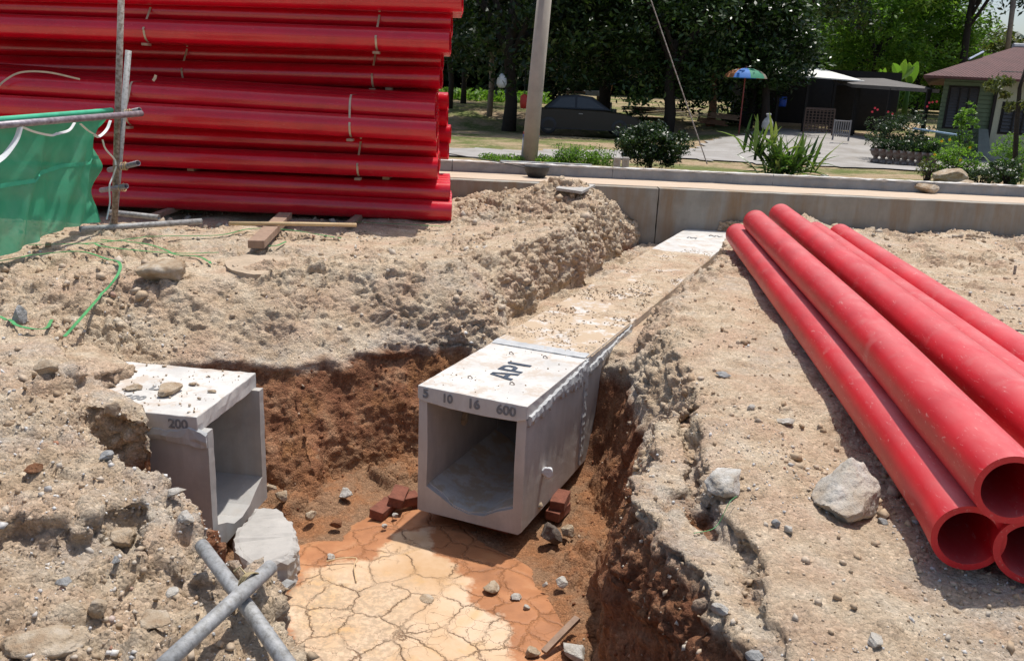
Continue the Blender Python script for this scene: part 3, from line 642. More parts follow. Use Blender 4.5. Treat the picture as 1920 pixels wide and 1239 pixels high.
def on_lid0(s, l, dz=.0035): return CUL0 + AX * s + LX * l + Vector((0, 0, -.2 + dz))
# stencilled AP1, cut from bars like the photographed stencil
def stencil(name, bars, org, X_, Y_, mat, parent, th=.0016):
    mb = MB(); Z_ = X_.cross(Y_).normalized()
    for q in bars:
        n = len(q); v = [org + X_ * a + Y_ * b - Z_ * th for a, b in q] + [org + X_ * a + Y_ * b + Z_ * th for a, b in q]
        mb.add(v, [tuple(range(n - 1, -1, -1)), tuple(range(n, 2 * n))] + [(k, (k + 1) % n, n + (k + 1) % n, n + k) for k in range(n)])
    return mb.build(name, mat, parent)
def P(*a): return [(a[i], a[i + 1]) for i in range(0, len(a), 2)]
AP1 = [P(0, 0, .035, 0, .072, .17, .05, .17), P(.118, 0, .155, 0, .095, .17, .078, .17), P(.045, .045, .105, .045, .098, .075, .054, .075),
       P(.175, 0, .205, 0, .205, .17, .175, .17), P(.212, .14, .25, .14, .265, .125, .265, .10, .25, .085, .212, .085, .212, .058, .265, .06, .292, .09, .295, .13, .27, .165, .212, .17),
       P(.335, 0, .368, 0, .368, .17, .348, .17, .328, .152, .335, .140)]
LX_t = (AX * .93 + LX * .20).normalized(); LY_t = (AX * .2 - LX * .93).normalized()
stencil('stencil_lettering', [[(a * .95, b * 1.0) for a, b in q] for q in AP1], on_lid0(.36, .10), AX, -LX, INK, LID0)
ff = CUL0 + fr * .0155
for s_, l, sz in (('5', -.31, .085), ('10', -.16, .075), ('16', .02, .085), ('600', .235, .085)):
    text_obj(s_, sz, ff + LX * l + Vector((0, 0, -.245 - (0 if abs(l) > .3 else .006))), LX, (0, 0, 1), INKG, LID0, thick=.003, bold=.0022)
for s, l in ((.27, -.16), (.30, .12), (.92, .10), (.88, -.14)):       # rusty lifting hooks
    o = MB().add(*tube([on_lid0(s, l, -.005), on_lid0(s, l, .012), on_lid0(s, l + .015, .018), on_lid0(s, l + .028, .008), on_lid0(s, l + .028, -.005)], .004, 6)).build('lifting_hook', RUSTY, LID0)
for k_, (s_, sz, l) in enumerate((('NV', .13, .12), ('IVI', .12, -.12))):
    text_obj(s_, sz, CUL0 + AX * (6.55 + ULEN * .5 - .35 * k_) + LX * l + Vector((0, 0, -.190)), LX, AX, INKG, LID6, thick=.002, bold=.003)
# pale mortar bed on the floor of the mouth, broken off raggedly at the front
v = []; f = []; m = 22; rng = random.Random(2); NP = [(-.303, -.872), (-.20, -.921), (-.11, -.970), (0, -.992), (.11, -.979), (.20, -.924), (.303, -.878)]
for j in range(m):
    for q, (l, z) in enumerate(NP):
        s = .008 + 1.05 * j / (m - 1) + (rng.uniform(0, .035) if j == 0 else 0); v.append(tuple(CUL0 + AX * s + LX * l + Vector((0, 0, z + .004))))
f = [(j * 7 + q, j * 7 + q + 1, j * 7 + q + 8, j * 7 + q + 7) for j in range(m - 1) for q in range(6)]
n = len(v); v += [(a, b, c - .012) for a, b, c in v]; f += [tuple(n + q for q in reversed(k)) for k in f] + [(q + 1, q, n + q, n + q + 1) for q in range(6)]
o = MB().add(v, f).build('mortar_bed', concrete('mortar_bed', (.60, .58, .53), .35, (.52, .42, .30)), DR0)
# the cloth bung in the weep hole and a clod stuck on the inside wall
# short drain on the left
r = empty('box_drain', LB0 + LA * .5 + Vector((0, 0, -1.05)), 'short concrete box drain on the left coming out of the bank, lid strewn with clods', 'drain')
c = MB().add(*prism(chan_profile(.372), LA, LN, LB0, 0, 1.6)).build('channel', C_BOX2, r); rough_mesh(c, .045, .002, 25, 50)
ld = MB().add(*prism([(-.385, -.30), (.385, -.30), (.385, -.2), (-.385, -.2)], LA, LN, LB0, .05, 1.6)).build('lid', C_LID, r, bevel=.006); rough_mesh(ld, .045, .004, 14, 60)
DRL = r; LIDL = ld
sgn = -1 if LN.y > 0 else 1      # which side faces the camera
v = []; f = []; m = 46; rng = random.Random(3)
for j in range(m):
    s = .0 + 1.5 * j / (m - 1); lo = -.355 - rng.uniform(0, .012) - (.03 if j < 7 else 0) * (1 - j / 7); hi = -.268 + rng.uniform(0, .012) - (.02 if 4 < j < 11 else 0) - max(0, .06 - s) * .6
    for l, z in ((.372, hi), (.392, hi - .01), (.394, (lo + hi) / 2), (.384, lo + .006), (.370, lo)): v.append(tuple(LB0 + LA * s + LN * (sgn * l) + Vector((0, 0, z))))
for j in range(m - 1):
    for q in range(4): a = j * 5 + q; f.append((a, a + 1, a + 6, a + 5))
f += [(4, 3, 2, 1, 0), tuple((m - 1) * 5 + q for q in range(5))]
o = MB().add(v, f).build('mortar_smear', C_MORT, r); rough_mesh(o, .03, .005, 30, 9)
text_obj('600', .085, LB0 + LA * .52 + LN * (sgn * .20) + Vector((0, 0, -.1965)), -LA, LN * -sgn, INKG, LIDL, thick=.002, bold=.003)
text_obj('LA', .085, LB0 + LA * .47 + LN * (sgn * .03) + Vector((0, 0, -.1965)), -LA, LN * -sgn, INKG, LIDL, thick=.002, bold=.003)
text_obj('200', .075, LB0 + LA * .16 + LN * (sgn * .3875) + Vector((0, 0, -.252)), -LA, (0, 0, 1), INKG, LIDL, thick=.003, bold=.002)

# ------------------------------------------------------------ rocks
def rock_data(r, seed, flat=.7, cuts=7, sub=3, rough_=.05):
    cuts = cuts + 6; sub = max(sub, 4) if r > .03 else sub
    rng = random.Random(seed); bm = bmesh.new(); bmesh.ops.create_icosphere(bm, subdivisions=sub, radius=1)
    V = np.array([v.co[:] for v in bm.verts])
    for _ in range(cuts):
        n = np.array([rng.gauss(0, 1), rng.gauss(0, 1), rng.gauss(0, 1)]); n /= np.linalg.norm(n); d = rng.uniform(.50, .80)
        q = V @ n; V = V - np.outer(np.maximum(q - d, 0), n) * 1.0
    V *= 1 + fbm(V * 1.7 + seed * 3.7, 3)[:, None] * rough_ * 3 + fbm(V * 5 + seed, 3, .65)[:, None] * rough_ * 1.6
    V *= (r, r * rng.uniform(.7, 1), r * flat)
    F = [[v.index for v in f.verts] for f in bm.faces]; bm.free(); return V, F
def rock(loc, r, mat, label, cat='stone', name='stone', seed=0, flat=.7, rz=None, sub=3, sink=.25, group=None, cuts=7, scale=(1, 1, 1), tilt=(0, 0)):
    V, F = rock_data(r, seed, flat, cuts, sub)
    V = V * np.array(scale); me = bpy.data.meshes.new(name); me.from_pydata(V.tolist(), [], F); me.update()
    zmin = V[:, 2].min(); me.transform(Matrix.Translation((0, 0, -zmin)))
    o = link(name, me, mat, None, True); o.rotation_euler = (tilt[0], tilt[1], rz if rz is not None else seed * 1.3); h = -2 * zmin
    o.location = Vector(loc) - Vector((0, 0, h * sink)); return tag(o, label, cat, group)
def rpx(px, py, wpx, mat, label, seed, z=None, **k):
    p = onground(px, py) if z is None else atz(px, py, z)
    dep = float(np.dot(np.array(p) - [0, 0, CH], fw)); return rock(p, wpx * dep / FPX / 2, mat, label, seed=seed, **k)
GS = 'loose stones lying on the banks'
rpx(1584, 962, 176, rockmat('boulder_stone', (.50, .45, .38), (.40, .31, .22), (.60, .58, .55), 4, 26), 'big pale angular boulder lying beside the nearest red pipe', 4, flat=.72, rz=.5, sub=5, sink=.30, name='boulder', cat='boulder', scale=(1.0, .85, 1.25), cuts=9)
rpx(1362, 915, 112, ROCKW, 'flat grey-white rock on the lip of the right bank left of the big boulder', 9, flat=.45, rz=.9, sub=4, sink=.15, group=GS)
rpx(1474, 795, 44, ROCKW, 'small square slab of pale stone half sunk in the right bank', 12, flat=.3, sink=.3, group=GS)
rpx(1408, 768, 20, ROCKW, 'small white stone above the square slab on the right bank', 13, group=GS)
rpx(1355, 706, 34, ROCKG, 'flat grey chip near the edge of the right bank, far above the boulder', 14, flat=.35, group=GS)
rpx(1455, 985, 26, ROCKG, 'grey angular stone below and left of the big boulder', 15, group=GS)
rpx(1478, 1000, 24, ROCKW, 'pale stone touching the grey angular one below the boulder', 16, group=GS)
rpx(1655, 982, 22, ROCKG, 'small grey pebble in the shade by the nearest red pipe', 17, group=GS)
rpx(1640, 1205, 40, ROCKW, 'white stone at the bottom edge of the right bank', 18, flat=.6, group=GS)
rpx(1350, 1150, 38, ROCKW, 'white knobbly stone at the bottom of the right bank', 19, group=GS)
rpx(1415, 1232, 40, ROCKG, 'grey stone at the very bottom of the right bank', 20, group=GS)
rpx(300, 512, 96, ROCKT, 'large tan clod lying below the net behind the trench', 21, flat=.6, rz=.2, sub=4, sink=.5, group=GS)
rpx(85, 1195, 150, ROCKT, 'huge rounded tan lump in the lower left corner', 22, flat=.45, rz=.2, sub=5, sink=.6, group=GS, cuts=4)
rpx(38, 600, 38, ROCKG, 'grey pointed stone at the far left under the net', 23, flat=1.1, group=GS)
rpx(200, 860, 34, ROCKG, 'dark grey flat stone on the left bank beside the rusty clod', 24, flat=.5, group=GS)
rpx(64, 885, 40, ROCKR, 'rusty orange clod on the left bank', 25, group=GS)
rpx(238, 1010, 60, ROCKT, 'buff clod in the middle of the left bank', 26, flat=.6, group=GS)
rpx(330, 940, 38, ROCKW, 'white stone poking over the lip above the left drain', 27, flat=.5, group=GS)
rpx(218, 1058, 26, ROCKG, 'round grey pebble left of the crossed tubes', 28, group=GS)
rpx(118, 1095, 34, ROCKG, 'blue-grey stone on the lower left bank', 29, flat=.6, group=GS)
rpx(320, 1115, 34, ROCKW, 'pale chip just left of the crossed tubes', 30, flat=.5, group=GS)
rpx(290, 1165, 70, ROCKT, 'flat buff slab below the pale chip on the left bank', 31, flat=.35, sub=4, group=GS)
rpx(215, 800, 50, ROCKT, 'tan clod near the lid of the short drain', 32, flat=.7, group=GS)
rpx(350, 975, 46, ROCKW, 'pale stone on the lip above the crossed tubes', 33, flat=.5, group=GS)
rpx(85, 700, 50, ROCKT, 'round tan clod at the top of the left bank', 34, flat=.7, group=GS)
rpx(185, 1150, 52, ROCKT, 'leaning buff stone low on the left bank', 35, flat=.8, group=GS)
# floor of the trench
GF = 'loose stones on the trench floor'
for (px, py, wp, mt, lb, fl, z) in (
    (648, 932, 34, ROCKW, 'pale stone at the foot of the clay wall between the two drains', .7, -1.12), (1032, 1012, 50, ROCKD, 'dark round stone right of the long drain on the floor', .9, -1.12),
    (1066, 1003, 34, ROCKT, 'yellowish stone beside the dark round one', .8, -1.12), (922, 1106, 40, ROCKT, 'brown mud ball on the cracked orange mud', .6, -1.13), (800, 1122, 34, ROCKT, 'flat grey-brown patch of clod in the middle of the dried mud', .12, -1.128),
    (508, 918, 22, ROCKT, 'tan pebble behind the broken concrete lump', .8, -1.1), (530, 935, 30, ROCKT, 'rounder tan pebble behind the broken concrete lump', .8, -1.1), (583, 970, 30, ROCKT, 'mud coloured clod right of the broken concrete lump', .6, -1.12),
    (632, 985, 32, ROCKR, 'dark red clod on the wet floor between the drains', .5, -1.12), (742, 968, 16, ROCKW, 'little white pebble below the loose bricks', .7, -1.12), (722, 988, 15, ROCKW, 'lower little white pebble below the loose bricks', .7, -1.12),
    (1052, 1096, 28, ROCKW, 'white stone by the foot of the right cut', .8, -1.11), (1022, 1098, 14, ROCKW, 'small white pebble left of the white stone at the right cut', .8, -1.12), (968, 1122, 24, ROCKW, 'white bean shaped pebble on the edge of the cracked mud', .6, -1.125),
    (987, 1140, 16, ROCKW, 'small white pebble below the bean shaped one', .7, -1.125), (998, 1226, 34, ROCKT, 'grey-brown clod at the bottom edge of the floor', .6, -1.12), (1075, 1228, 60, ROCKW, 'pale rubble lump at the bottom right of the floor', .5, -1.12),
    (620, 1046, 18, ROCKW, 'translucent white pebble on the orange mud', .7, -1.12), (548, 1058, 26, ROCKG, 'small grey stone in front of the broken concrete lump', .8, -1.11), (1010, 950, 24, ROCKT, 'tan clod wedged beside the long drain', .8, -1.0)):
    rpx(px, py, wp, mt, lb, int(px + py) % 97, z=z, flat=fl, sink=.2, group=GF, cuts=5)
# clods on the short drain's lid
for (px, py, wp, lb) in ((318, 736, 60, 'widest flat clod on the lid of the short drain'), (250, 730, 34, 'crumbly clod at the left of the short drain lid'), (362, 722, 20, 'small dark clod on the short drain lid'), (398, 735, 18, 'small brown clod nearest the open end of the short drain')):
    rpx(px, py, wp, ROCKT, lb, px % 50, z=-.197, flat=.35, sink=.12, name='clod', cat='clod', group='clods on the short drain lid', cuts=3)
# bung and inner clod
o = rock(CUL0 + AX * .33 + LX * .395 + Vector((0, 0, -.80)), .040, WHITE, 'white cloth bung stuffed in the weep hole on the right side of the long drain', 'bung', 'cloth_bung', 3, .95, 0, 4, 0, cuts=0, scale=(1, 1, 1.1))
o = rock(CUL0 + AX * .55 + LX * -.288 + Vector((0, 0, -.62)), .085, ROCKT, 'tan clod stuck to the left wall inside the open long drain', 'clod', 'clod', 8, 1.1, .2, 3, 0, cuts=6, scale=(.45, 1.0, .9), tilt=(.6, 0))
o.rotation_euler = (.7, 0, -math.radians(23)); o.scale = (.6, 1.2, .8)
# broken concrete lump
pl = [atz(*q, -.95) for q in ((482, 950), (520, 952), (548, 978), (560, 1010), (552, 1045), (520, 1062), (470, 1058), (438, 1035), (440, 1000))]
n = len(pl); v = [tuple(p + Vector((0, 0, -.26))) for p in pl] + [tuple(p + Vector((0, 0, .01 * (k % 3)))) for k, p in enumerate(pl)]
o = MB().add(v, [tuple(range(n - 1, -1, -1)), tuple(range(n, 2 * n))] + [(k, (k + 1) % n, n + (k + 1) % n, n + k) for k in range(n)]).build('concrete_lump', C_ROUGH, bevel=.03)
if o.data.polygons[1].normal.z < 0: o.data.flip_normals()
rough_mesh(o, .025, .014, 16, 4); tag(o, 'broken rounded concrete lump with smooth top, under the open end of the short drain', 'concrete lump')
# bricks
def brick(x, y, z, rz, label, tilt=0, L=.2, group='bricks around the long drain'):
    o = MB().add(*box(-L / 2, L / 2, -.05, .05, 0, .065)).build('brick', BRICK, bevel=.005); rough_mesh(o, .03, .003, 25, x * 9)
    o.location = (x, y, z); o.rotation_euler = (tilt, 0, rz); return tag(o, label, 'brick', group)
for (px, py, z, rz, lb, tl) in ((718, 962, -1.14, 1.2, 'loose brick farthest left of the long drain', .1), (757, 945, -1.13, .5, 'loose brick between the left one and the long drain', .0), (745, 938, -1.09, 1.5, 'brick lying on the back of the loose bricks', .2),
                                (797, 944, -1.16, .4, 'brick peeping from under the left corner of the long drain', 0), (1046, 965, -1.15, 1.1, 'lower brick right of the long drain', 0), (1050, 945, -1.085, 1.3, 'upper brick stacked right of the long drain', 0)):
    p = atz(px, py, z); brick(p.x, p.y, z, rz, lb, tl)
for (s, l, lb) in ((.16, -.18, 'left supporting brick under the mouth of the long drain'), (.14, .14, 'right supporting brick under the mouth of the long drain'), (.85, .2, 'supporting brick farther in under the right side of the long drain'), (.85, -.2, 'supporting brick farther in under the left side of the long drain')):
    p = CUL0 + AX * s + LX * l; brick(p.x, p.y, -1.121, -.4, lb, 0)
# slivers of timber on the floor
def stick(p0, p1, wd, th, mat, label, cat, name):
    p0, p1 = Vector(p0), Vector(p1); o = MB().add(*ribbon([p0, (p0 + p1) / 2 + Vector((0, 0, .002)), p1], wd, th)).build(name, mat); return tag(o, label, cat)
stick(atz(1020, 1222, -1.10), atz(1083, 1158, -1.02), .035, .02, WOOD, 'short grey stake leaning on the right cut at the bottom', 'stake', 'wooden_stake')
stick(atz(522, 1108, -1.05), atz(546, 1090, -1.05), .06, .02, ROCKG, 'small flat grey chip of tile beside the crossed tubes', 'chip', 'tile_chip')
o = MB().add(*tube(spline([atz(612, 1052, -1.10), atz(640, 1046, -1.09), atz(668, 1046, -1.09), atz(664, 1062, -1.1), atz(668, 1090, -1.12)], 6), .004, 6)).build('dry_root', BAMBOO); tag(o, 'thin dry root curling over the mud', 'root')
# ------------------------------------------------------------ the loose red pipes on the right bank
def curve_pipe(cps, label, mat=REDD, r=.125):
    """cps: (photo x, photo y, height of the axis)"""
    pts = [atz(a, b, z) for a, b, z in cps]
    pts = spline(pts, 9); o = MB().add(*hollow(pts, r, r * .815, 44)).build('red_pipe', mat, None, True)
    me = o.data      # keep the two rims crisp
    sharp = [e for e in me.edges]
    at = me.attributes.get('sharp_edge') or me.attributes.new('sharp_edge', 'BOOLEAN', 'EDGE')
    n = 44; m = len(pts); rims = set()
    for base in (0, (m - 1) * n, n * m, n * m + (m - 1) * n): rims |= set(range(base, base + n))
    at.data.foreach_set('value', [(e.vertices[0] in rims and e.vertices[1] in rims) for e in me.edges])
    return tag(o, label, 'pipe', 'loose red pipes on the right bank')
curve_pipe([(1382, 440, .13), (1503, 590, .125), (1640, 763, .125), (1762, 925, .125), (1816, 1009, .128)], 'nearest loose red pipe, leftmost on the ground, with its open end facing the viewer')
curve_pipe([(1416, 416, .34), (1600, 598, .34), (1770, 780, .34), (1899, 919, .35)], 'upper loose red pipe lying against the leftmost one, open end at the right edge')
curve_pipe([(1463, 403, .35), (1640, 546, .345), (1800, 678, .34), (1960, 810, .34), (2090, 925, .34)], 'second upper loose red pipe, its far end the highest')
curve_pipe([(1490, 437, .13), (1650, 590, .125), (1800, 790, .125), (1905, 965, .125), (1938, 1035, .128)], 'loose red pipe on the ground under the upper ones, open end cut by the edge')
curve_pipe([(1528, 436, .13), (1720, 580, .125), (1900, 718, .125), (2120, 890, .125)], 'thin looking loose red pipe on the ground behind the two upper ones')
curve_pipe([(1574, 440, .13), (1760, 566, .125), (1950, 698, .125), (2200, 880, .125)], 'rightmost loose red pipe on the ground')

# ------------------------------------------------------------ the tall stack of red pipes
R = .125
def straight_pipe(p0, p1, label, group):
    o = MB().add(*hollow([p0, p1], R, R * .9, 28)).build('red_pipe', RED, None, True)
    me = o.data; at = me.attributes.get('sharp_edge') or me.attributes.new('sharp_edge', 'BOOLEAN', 'EDGE')
    at.data.foreach_set('value', [((e.vertices[0] % 56) // 28 == (e.vertices[1] % 56) // 28 and True) for e in me.edges])
    return tag(o, label, 'pipe', group)
ORD = ['lowest', 'second', 'third', 'fourth', 'fifth', 'sixth', 'seventh', 'eighth', 'ninth', 'tenth', 'eleventh']
ROWS = [  # right end x, y, distance; y at the left edge, distance there
    (847, 396, 10.35, 358, 10.0), (844, 361, 10.45, 324, 10.15), (822, 316, 10.15, 281, 10.15), (820, 277, 10.36, 241, 10.38), (819, 245, 9.85, 199, 9.85), (817, 209, 9.98, 160, 10.0),
    (827, 147, 10.55, 124, 10.9), (829, 113, 10.78, 89, 11.08), (844, 78, 10.0, 48, 10.1), (847, 41, 10.24, 13, 10.3), (867, 2, 10.0, -20, 10.1)]
NAX = []
for i_, (xr, yr, Yr, yl, Yl) in enumerate(ROWS):
    a = aty(xr, yr, Yr); b = aty(0, yl, Yl); d = (b - a).normalized(); a = a; b = a + d * 6.0
    NAX.append((a, b))
    tiltz = .035 if i_ == 5 else (.03 if i_ == 4 else 0)
    deep = 6 if i_ < 10 else 4
    for j in range(deep):
        off = Vector(((random.uniform(-.008, .006) - .021 * j) if j else 0, j * .256, j * tiltz))
        if a.y + off.y > 11.55: continue
        straight_pipe(a + off, b + off, ('front pipe of the %s row from the ground in the tall stack' % ORD[i_]) if j == 0 else '%s pipe back from the front in the %s row of the tall stack' % (ORD[j], ORD[i_]),
                      'red pipes in the tall stack')
for j_, (px, py) in enumerate(((840, 192), (839, 221), (845, 252), (841, 282))):
    a = aty(px, py, 11.62); straight_pipe(a, a + (NAX[2][1] - NAX[2][0]), 'red pipe end poking out past the back of the stack, %s of the four' % ('top', 'second', 'third', 'lowest')[j_], 'red pipes in the tall stack')
# timber bearers between the bundles
def bearer(x, y0, y1, z, label, h=.05, wd=.08):
    o = MB().add(*box(-wd / 2, wd / 2, y0, y1, 0, h)).build('timber_bearer', WOOD, bevel=.004); o.location = (x, (y0 + y1) / 2, z); return tag(o, label, 'timber', 'timber bearers in the pipe stack')
for X_ in (-1.6, -3.9):
    side = 'right' if X_ > -2 else 'left'
    for lo, hi, nm in ((1, 2, 'second'), (3, 4, 'third'), (5, 6, 'fourth'), (7, 8, 'fifth'), (9, 10, 'top')):
        def zat(i): a, b = NAX[i]; t = (X_ - a.x) / (b.x - a.x); p = a.lerp(b, t); return p
        l, u = zat(lo), zat(hi); zb, zt = l.z + R, u.z - R
        if zt - zb < .012: zb, zt = zt - .03, zt
        y0 = max(l.y, u.y) - (.0 if hi != 6 else -.02)
        bearer(X_, y0 - .06, y0 + 1.1, zb, '%s timber bearer under the %s bundle of the tall pipe stack' % (side, nm), zt - zb)
bearer(-1.9, 9.6, 11.4, .0, 'right ground timber under the lowest bundle of pipes', .055); bearer(-4.1, 9.5, 11.4, .0, 'left ground timber under the lowest bundle of pipes', .055)
# straps round the bundles
def strap(px, i, j, label, lean=0):
    """from under row i's front pipe up over row j's"""
    pts = []
    def axp(k, X_): a, b = NAX[k]; return a.lerp(b, (X_ - a.x) / (b.x - a.x))
    a, b = NAX[i]; u = min(range(200), key=lambda q: abs(float(prj(a.lerp(b, q / 200))[0]) - px)) / 200; X_ = a.lerp(b, u).x
    c = axp(i, X_); e = axp(j, X_ + lean); rr = R + .004
    for t in (150, 120, 95, 70): pts.append(c + Vector((0, -math.cos(math.radians(t - 70)) * rr, -math.sin(math.radians(t - 70)) * rr)))
    for t in (10,): pts.append(c + Vector((0, -rr * math.cos(math.radians(t)), rr * math.sin(math.radians(t)))))
    for t in (10, 40, 65, 88): pts.append(e + Vector((0, -rr * math.cos(math.radians(t)), rr * math.sin(math.radians(t)))))
    pts.append(e + Vector((.02, .3, R + .006)))
    v, f = ribbon(spline(pts, 3), .022, .002, (1, 0, 0))
    # width runs along the pipe
    v = []; f = []; sp_ = spline(pts, 3)
    for p in sp_: v += [tuple(p + Vector((-.011, 0, 0))), tuple(p + Vector((.011, 0, 0))), tuple(p + Vector((.011, -.002, .001))), tuple(p + Vector((-.011, -.002, .001)))]
    for q in range(len(sp_) - 1):
        for k in range(4): a_, b_ = q * 4 + k, q * 4 + (k + 1) % 4; f.append((a_, a_ + 4, b_ + 4, b_))
    o = MB().add(v, f).build('strap', BAND)
    MBk = MB().add(*box(X_ - .035, X_ + .035, c.y - .135, c.y - .03, c.z - R - .04, c.z - R - .012)).build('timber_block', WOOD, bevel=.003); tag(MBk, label.replace('pale strap round', 'small wood block under the strap of'), 'wood block', 'wood blocks under the straps')
    return tag(o, label, 'strap', 'straps round the pipe bundles')
def prj(p):
    q = np.array(p, float) - [0, 0, CH]; w_ = q @ fw; return 960 + FPX * (q @ rt) / w_, 619.5 - FPX * (q @ up) / w_
strap(674, 2, 3, 'pale strap round the second bundle from the ground'); strap(657, 4, 5, 'pale strap round the sunlit third bundle near its right end', -.02)
strap(701, 6, 7, 'pale strap round the right of the fourth bundle'); strap(350, 6, 7, 'pale strap round the left of the fourth bundle')
strap(708, 8, 9, 'pale strap round the right of the fifth bundle'); strap(280, 8, 9, 'pale strap round the left of the fifth bundle')
strap(246, 4, 5, 'pale strap round the sunlit third bundle behind the scaffold')
o = MB().add(*ribbon(spline([aty(-10, 172, 9.75), aty(8, 152, 9.8), aty(40, 136, 9.85), aty(90, 136, 9.85), aty(150, 149, 9.87)], 6), .02, .003, (0, 1, 0))).build('strap', BAND); tag(o, 'loose pale strap arching off the third bundle at the far left', 'strap')
o = MB().add(*ribbon([aty(287, 152, 9.8), aty(291, 146, 9.8), aty(292, 141, 9.8)], .03, .004, (0, 1, 0))).build('strap_end', BAND); tag(o, 'tiny strap end sticking up from the third bundle', 'strap end')

# ------------------------------------------------------------ scaffold fence with green net
def tub(p, r, mat, label=None, cat='tube', name='scaffold_tube', group=None, parent=None, n=14):
    v, f = hollow([Vector(q) for q in p], r, r * .84, n); o = MB().add(v, f).build(name, mat, parent, True); 
    return tag(o, label, cat, group) if label else o
tub([aty(214, 436, 8.86), aty(229, -60, 8.75)], .031, RUSTY, 'tall rusty scaffold pole standing at the end of the green net', 'pole', 'scaffold_pole')
tub([aty(206, 432, 8.95), aty(216, 400, 8.95), aty(241, 95, 9.05)], .030, STEEL, 'shorter grey scaffold pole leaning behind the tall rusty one', 'pole', 'scaffold_pole')
tub([aty(-60, 240, 6.6), aty(60, 230, 7.2), aty(265, 213, 8.7)], .029, PURP, 'purple-grey rail carrying the top edge of the green net', 'tube')
tub([aty(205, 218, 8.95), aty(262, 206, 8.72)], .024, STEEL, 'short grey tube end beside the net rail', 'tube')
tub([aty(205, 319, 8.98), aty(259, 306, 8.6)], .027, PURP, 'upper stub of tube crossing the rusty pole', 'tube')
tub([aty(190, 357, 9.0), aty(237, 349, 8.7)], .027, PURP, 'lower stub of tube crossing the rusty pole', 'tube')
tub([atz(150, 430, .11), atz(230, 425, .10), atz(378, 415, .10)], .030, STEEL, 'grey tube lying on the soil at the foot of the rusty pole', 'tube')
tub([atz(205, 398, .12), atz(298, 408, .10)], .030, STEEL, 'shorter tube on the ground behind the foot of the rusty pole', 'tube')
for (px, py, Y, lb) in ((240, 213, 8.68, 'wire tie at the top rail'), (232, 312, 8.74, 'wire tie on the upper stub'), (229, 352, 8.78, 'wire tie on the lower stub')):
    mb = MB()
    for q in range(4):
        c = aty(px + q * 3 - 4, py, Y); pts = [c + Vector((math.sin(q) * .01, math.cos(a) * .038, math.sin(a) * .038)) for a in np.linspace(0, 2 * PI, 12)]
        mb.add(*tube(pts, .0035, 5))
    mb.add(*tube([aty(px, py - 2, Y - .03), aty(px + 2, py - 9, Y - .05), aty(px + 6, py - 6, Y - .05)], .003, 5))
    tag(mb.build('wire_tie', BAMBOO), lb + ' of the scaffold', 'wire tie')
def netmat():
    m, t, b = M('green_net'); g = NG(t); p = g.obj()
    b.inputs['Roughness'].default_value = .6
    n = g.noise(p, 2.2, 5, .6, 1).outputs[0]; g.l(g.ramp(n, [(.3, (.05, .31, .18)), (.55, (.09, .43, .26)), (.75, (.18, .52, .36))]), b.inputs['Base Color'])
    tr = g.n('ShaderNodeBsdfTransparent'); tl = g.n('ShaderNodeBsdfTranslucent'); tl.inputs[0].default_value = (.03, .42, .20, 1)
    m1 = g.n('ShaderNodeMixShader'); m1.inputs[0].default_value = .45; g.l(b.outputs[0], m1.inputs[1]); g.l(tl.outputs[0], m1.inputs[2])
    m2 = g.n('ShaderNodeMixShader'); mp_ = g.n('ShaderNodeMapping'); mp_.inputs['Scale'].default_value = (1, 1, 1); g.l(p, mp_.inputs[0])
    g.l(g.ramp(g.noise(p, 3.5, 4, .6).outputs[0], [(.3, .04), (.7, .15)]), m2.inputs[0]); g.l(m1.outputs[0], m2.inputs[1]); g.l(tr.outputs[0], m2.inputs[2])
    out = [q for q in t.nodes if q.type == 'OUTPUT_MATERIAL'][0]; g.l(m2.outputs[0], out.inputs[0]); return m
NET = netmat()
# the net hangs from the rail; (u along, v down)
TOPL = [(-60, 232, 6.6), (0, 226, 6.95), (60, 221, 7.3), (120, 216, 7.75), (170, 212, 8.25), (209, 208, 8.75)]
BOTL = [(-60, 505, 6.35), (0, 483, 6.75), (62, 456, 7.2), (110, 431, 7.6), (160, 420, 8.1), (203, 416, 8.6)]
nu, nv = 70, 46; V = []
for a in range(nu):
    u = a / (nu - 1) * 5; k = min(int(u), 4); t_ = u - k
    A = aty(*TOPL[k]).lerp(aty(*TOPL[k + 1]), t_); B = aty(*BOTL[k]).lerp(aty(*BOTL[k + 1]), t_)
    for c in range(nv):
        q = c / (nv - 1); p = A.lerp(B, q); x_ = a / (nu - 1)
        p.x += .05 * math.sin(x_ * 17 + q * 3) * math.sin(q * PI) + .03 * math.sin(x_ * 41 + q * 9) * q - .10 * math.sin(q * PI) * (1 if x_ > .9 else .3)
        p.y += .035 * math.sin(x_ * 23 - q * 6) * q
        if x_ > .84:            # the torn right edge swings in and out
            w_ = (x_ - .84) / .16; p += Vector((-.10 * math.exp(-((q - .25) / .10) ** 2) + .05 * math.exp(-((q - .5) / .08) ** 2) - .07 * math.exp(-((q - .72) / .12) ** 2) - .05 * q, 0, 0)) * w_
        V.append(tuple(p))
F = [(a * nv + c, (a + 1) * nv + c, (a + 1) * nv + c + 1, a * nv + c + 1) for a in range(nu - 1) for c in range(nv - 1)]
net = empty('safety_net', (0, 0, 0), 'green safety net hanging from the scaffold rail at the left', 'net')
net.location = aty(100, 440, 7.6)
MB().add(V, F).build('mesh_sheet', NET, net, True)
def netpt(u, q, out=.0): a = int(round(u * (nu - 1))); c = int(round(q * (nv - 1))); return Vector(V[a * nv + c]) + Vector((out * .3, -out, 0))
GREEN = simple('green_hem', (.05, .42, .24), .6, .25, 6, .2, .004)
MB().add(*tube([Vector(V[a * nv]) + Vector((0, 0, .005)) for a in range(nu)], .026, 10)).build('rolled_hem', GREEN, net, True)
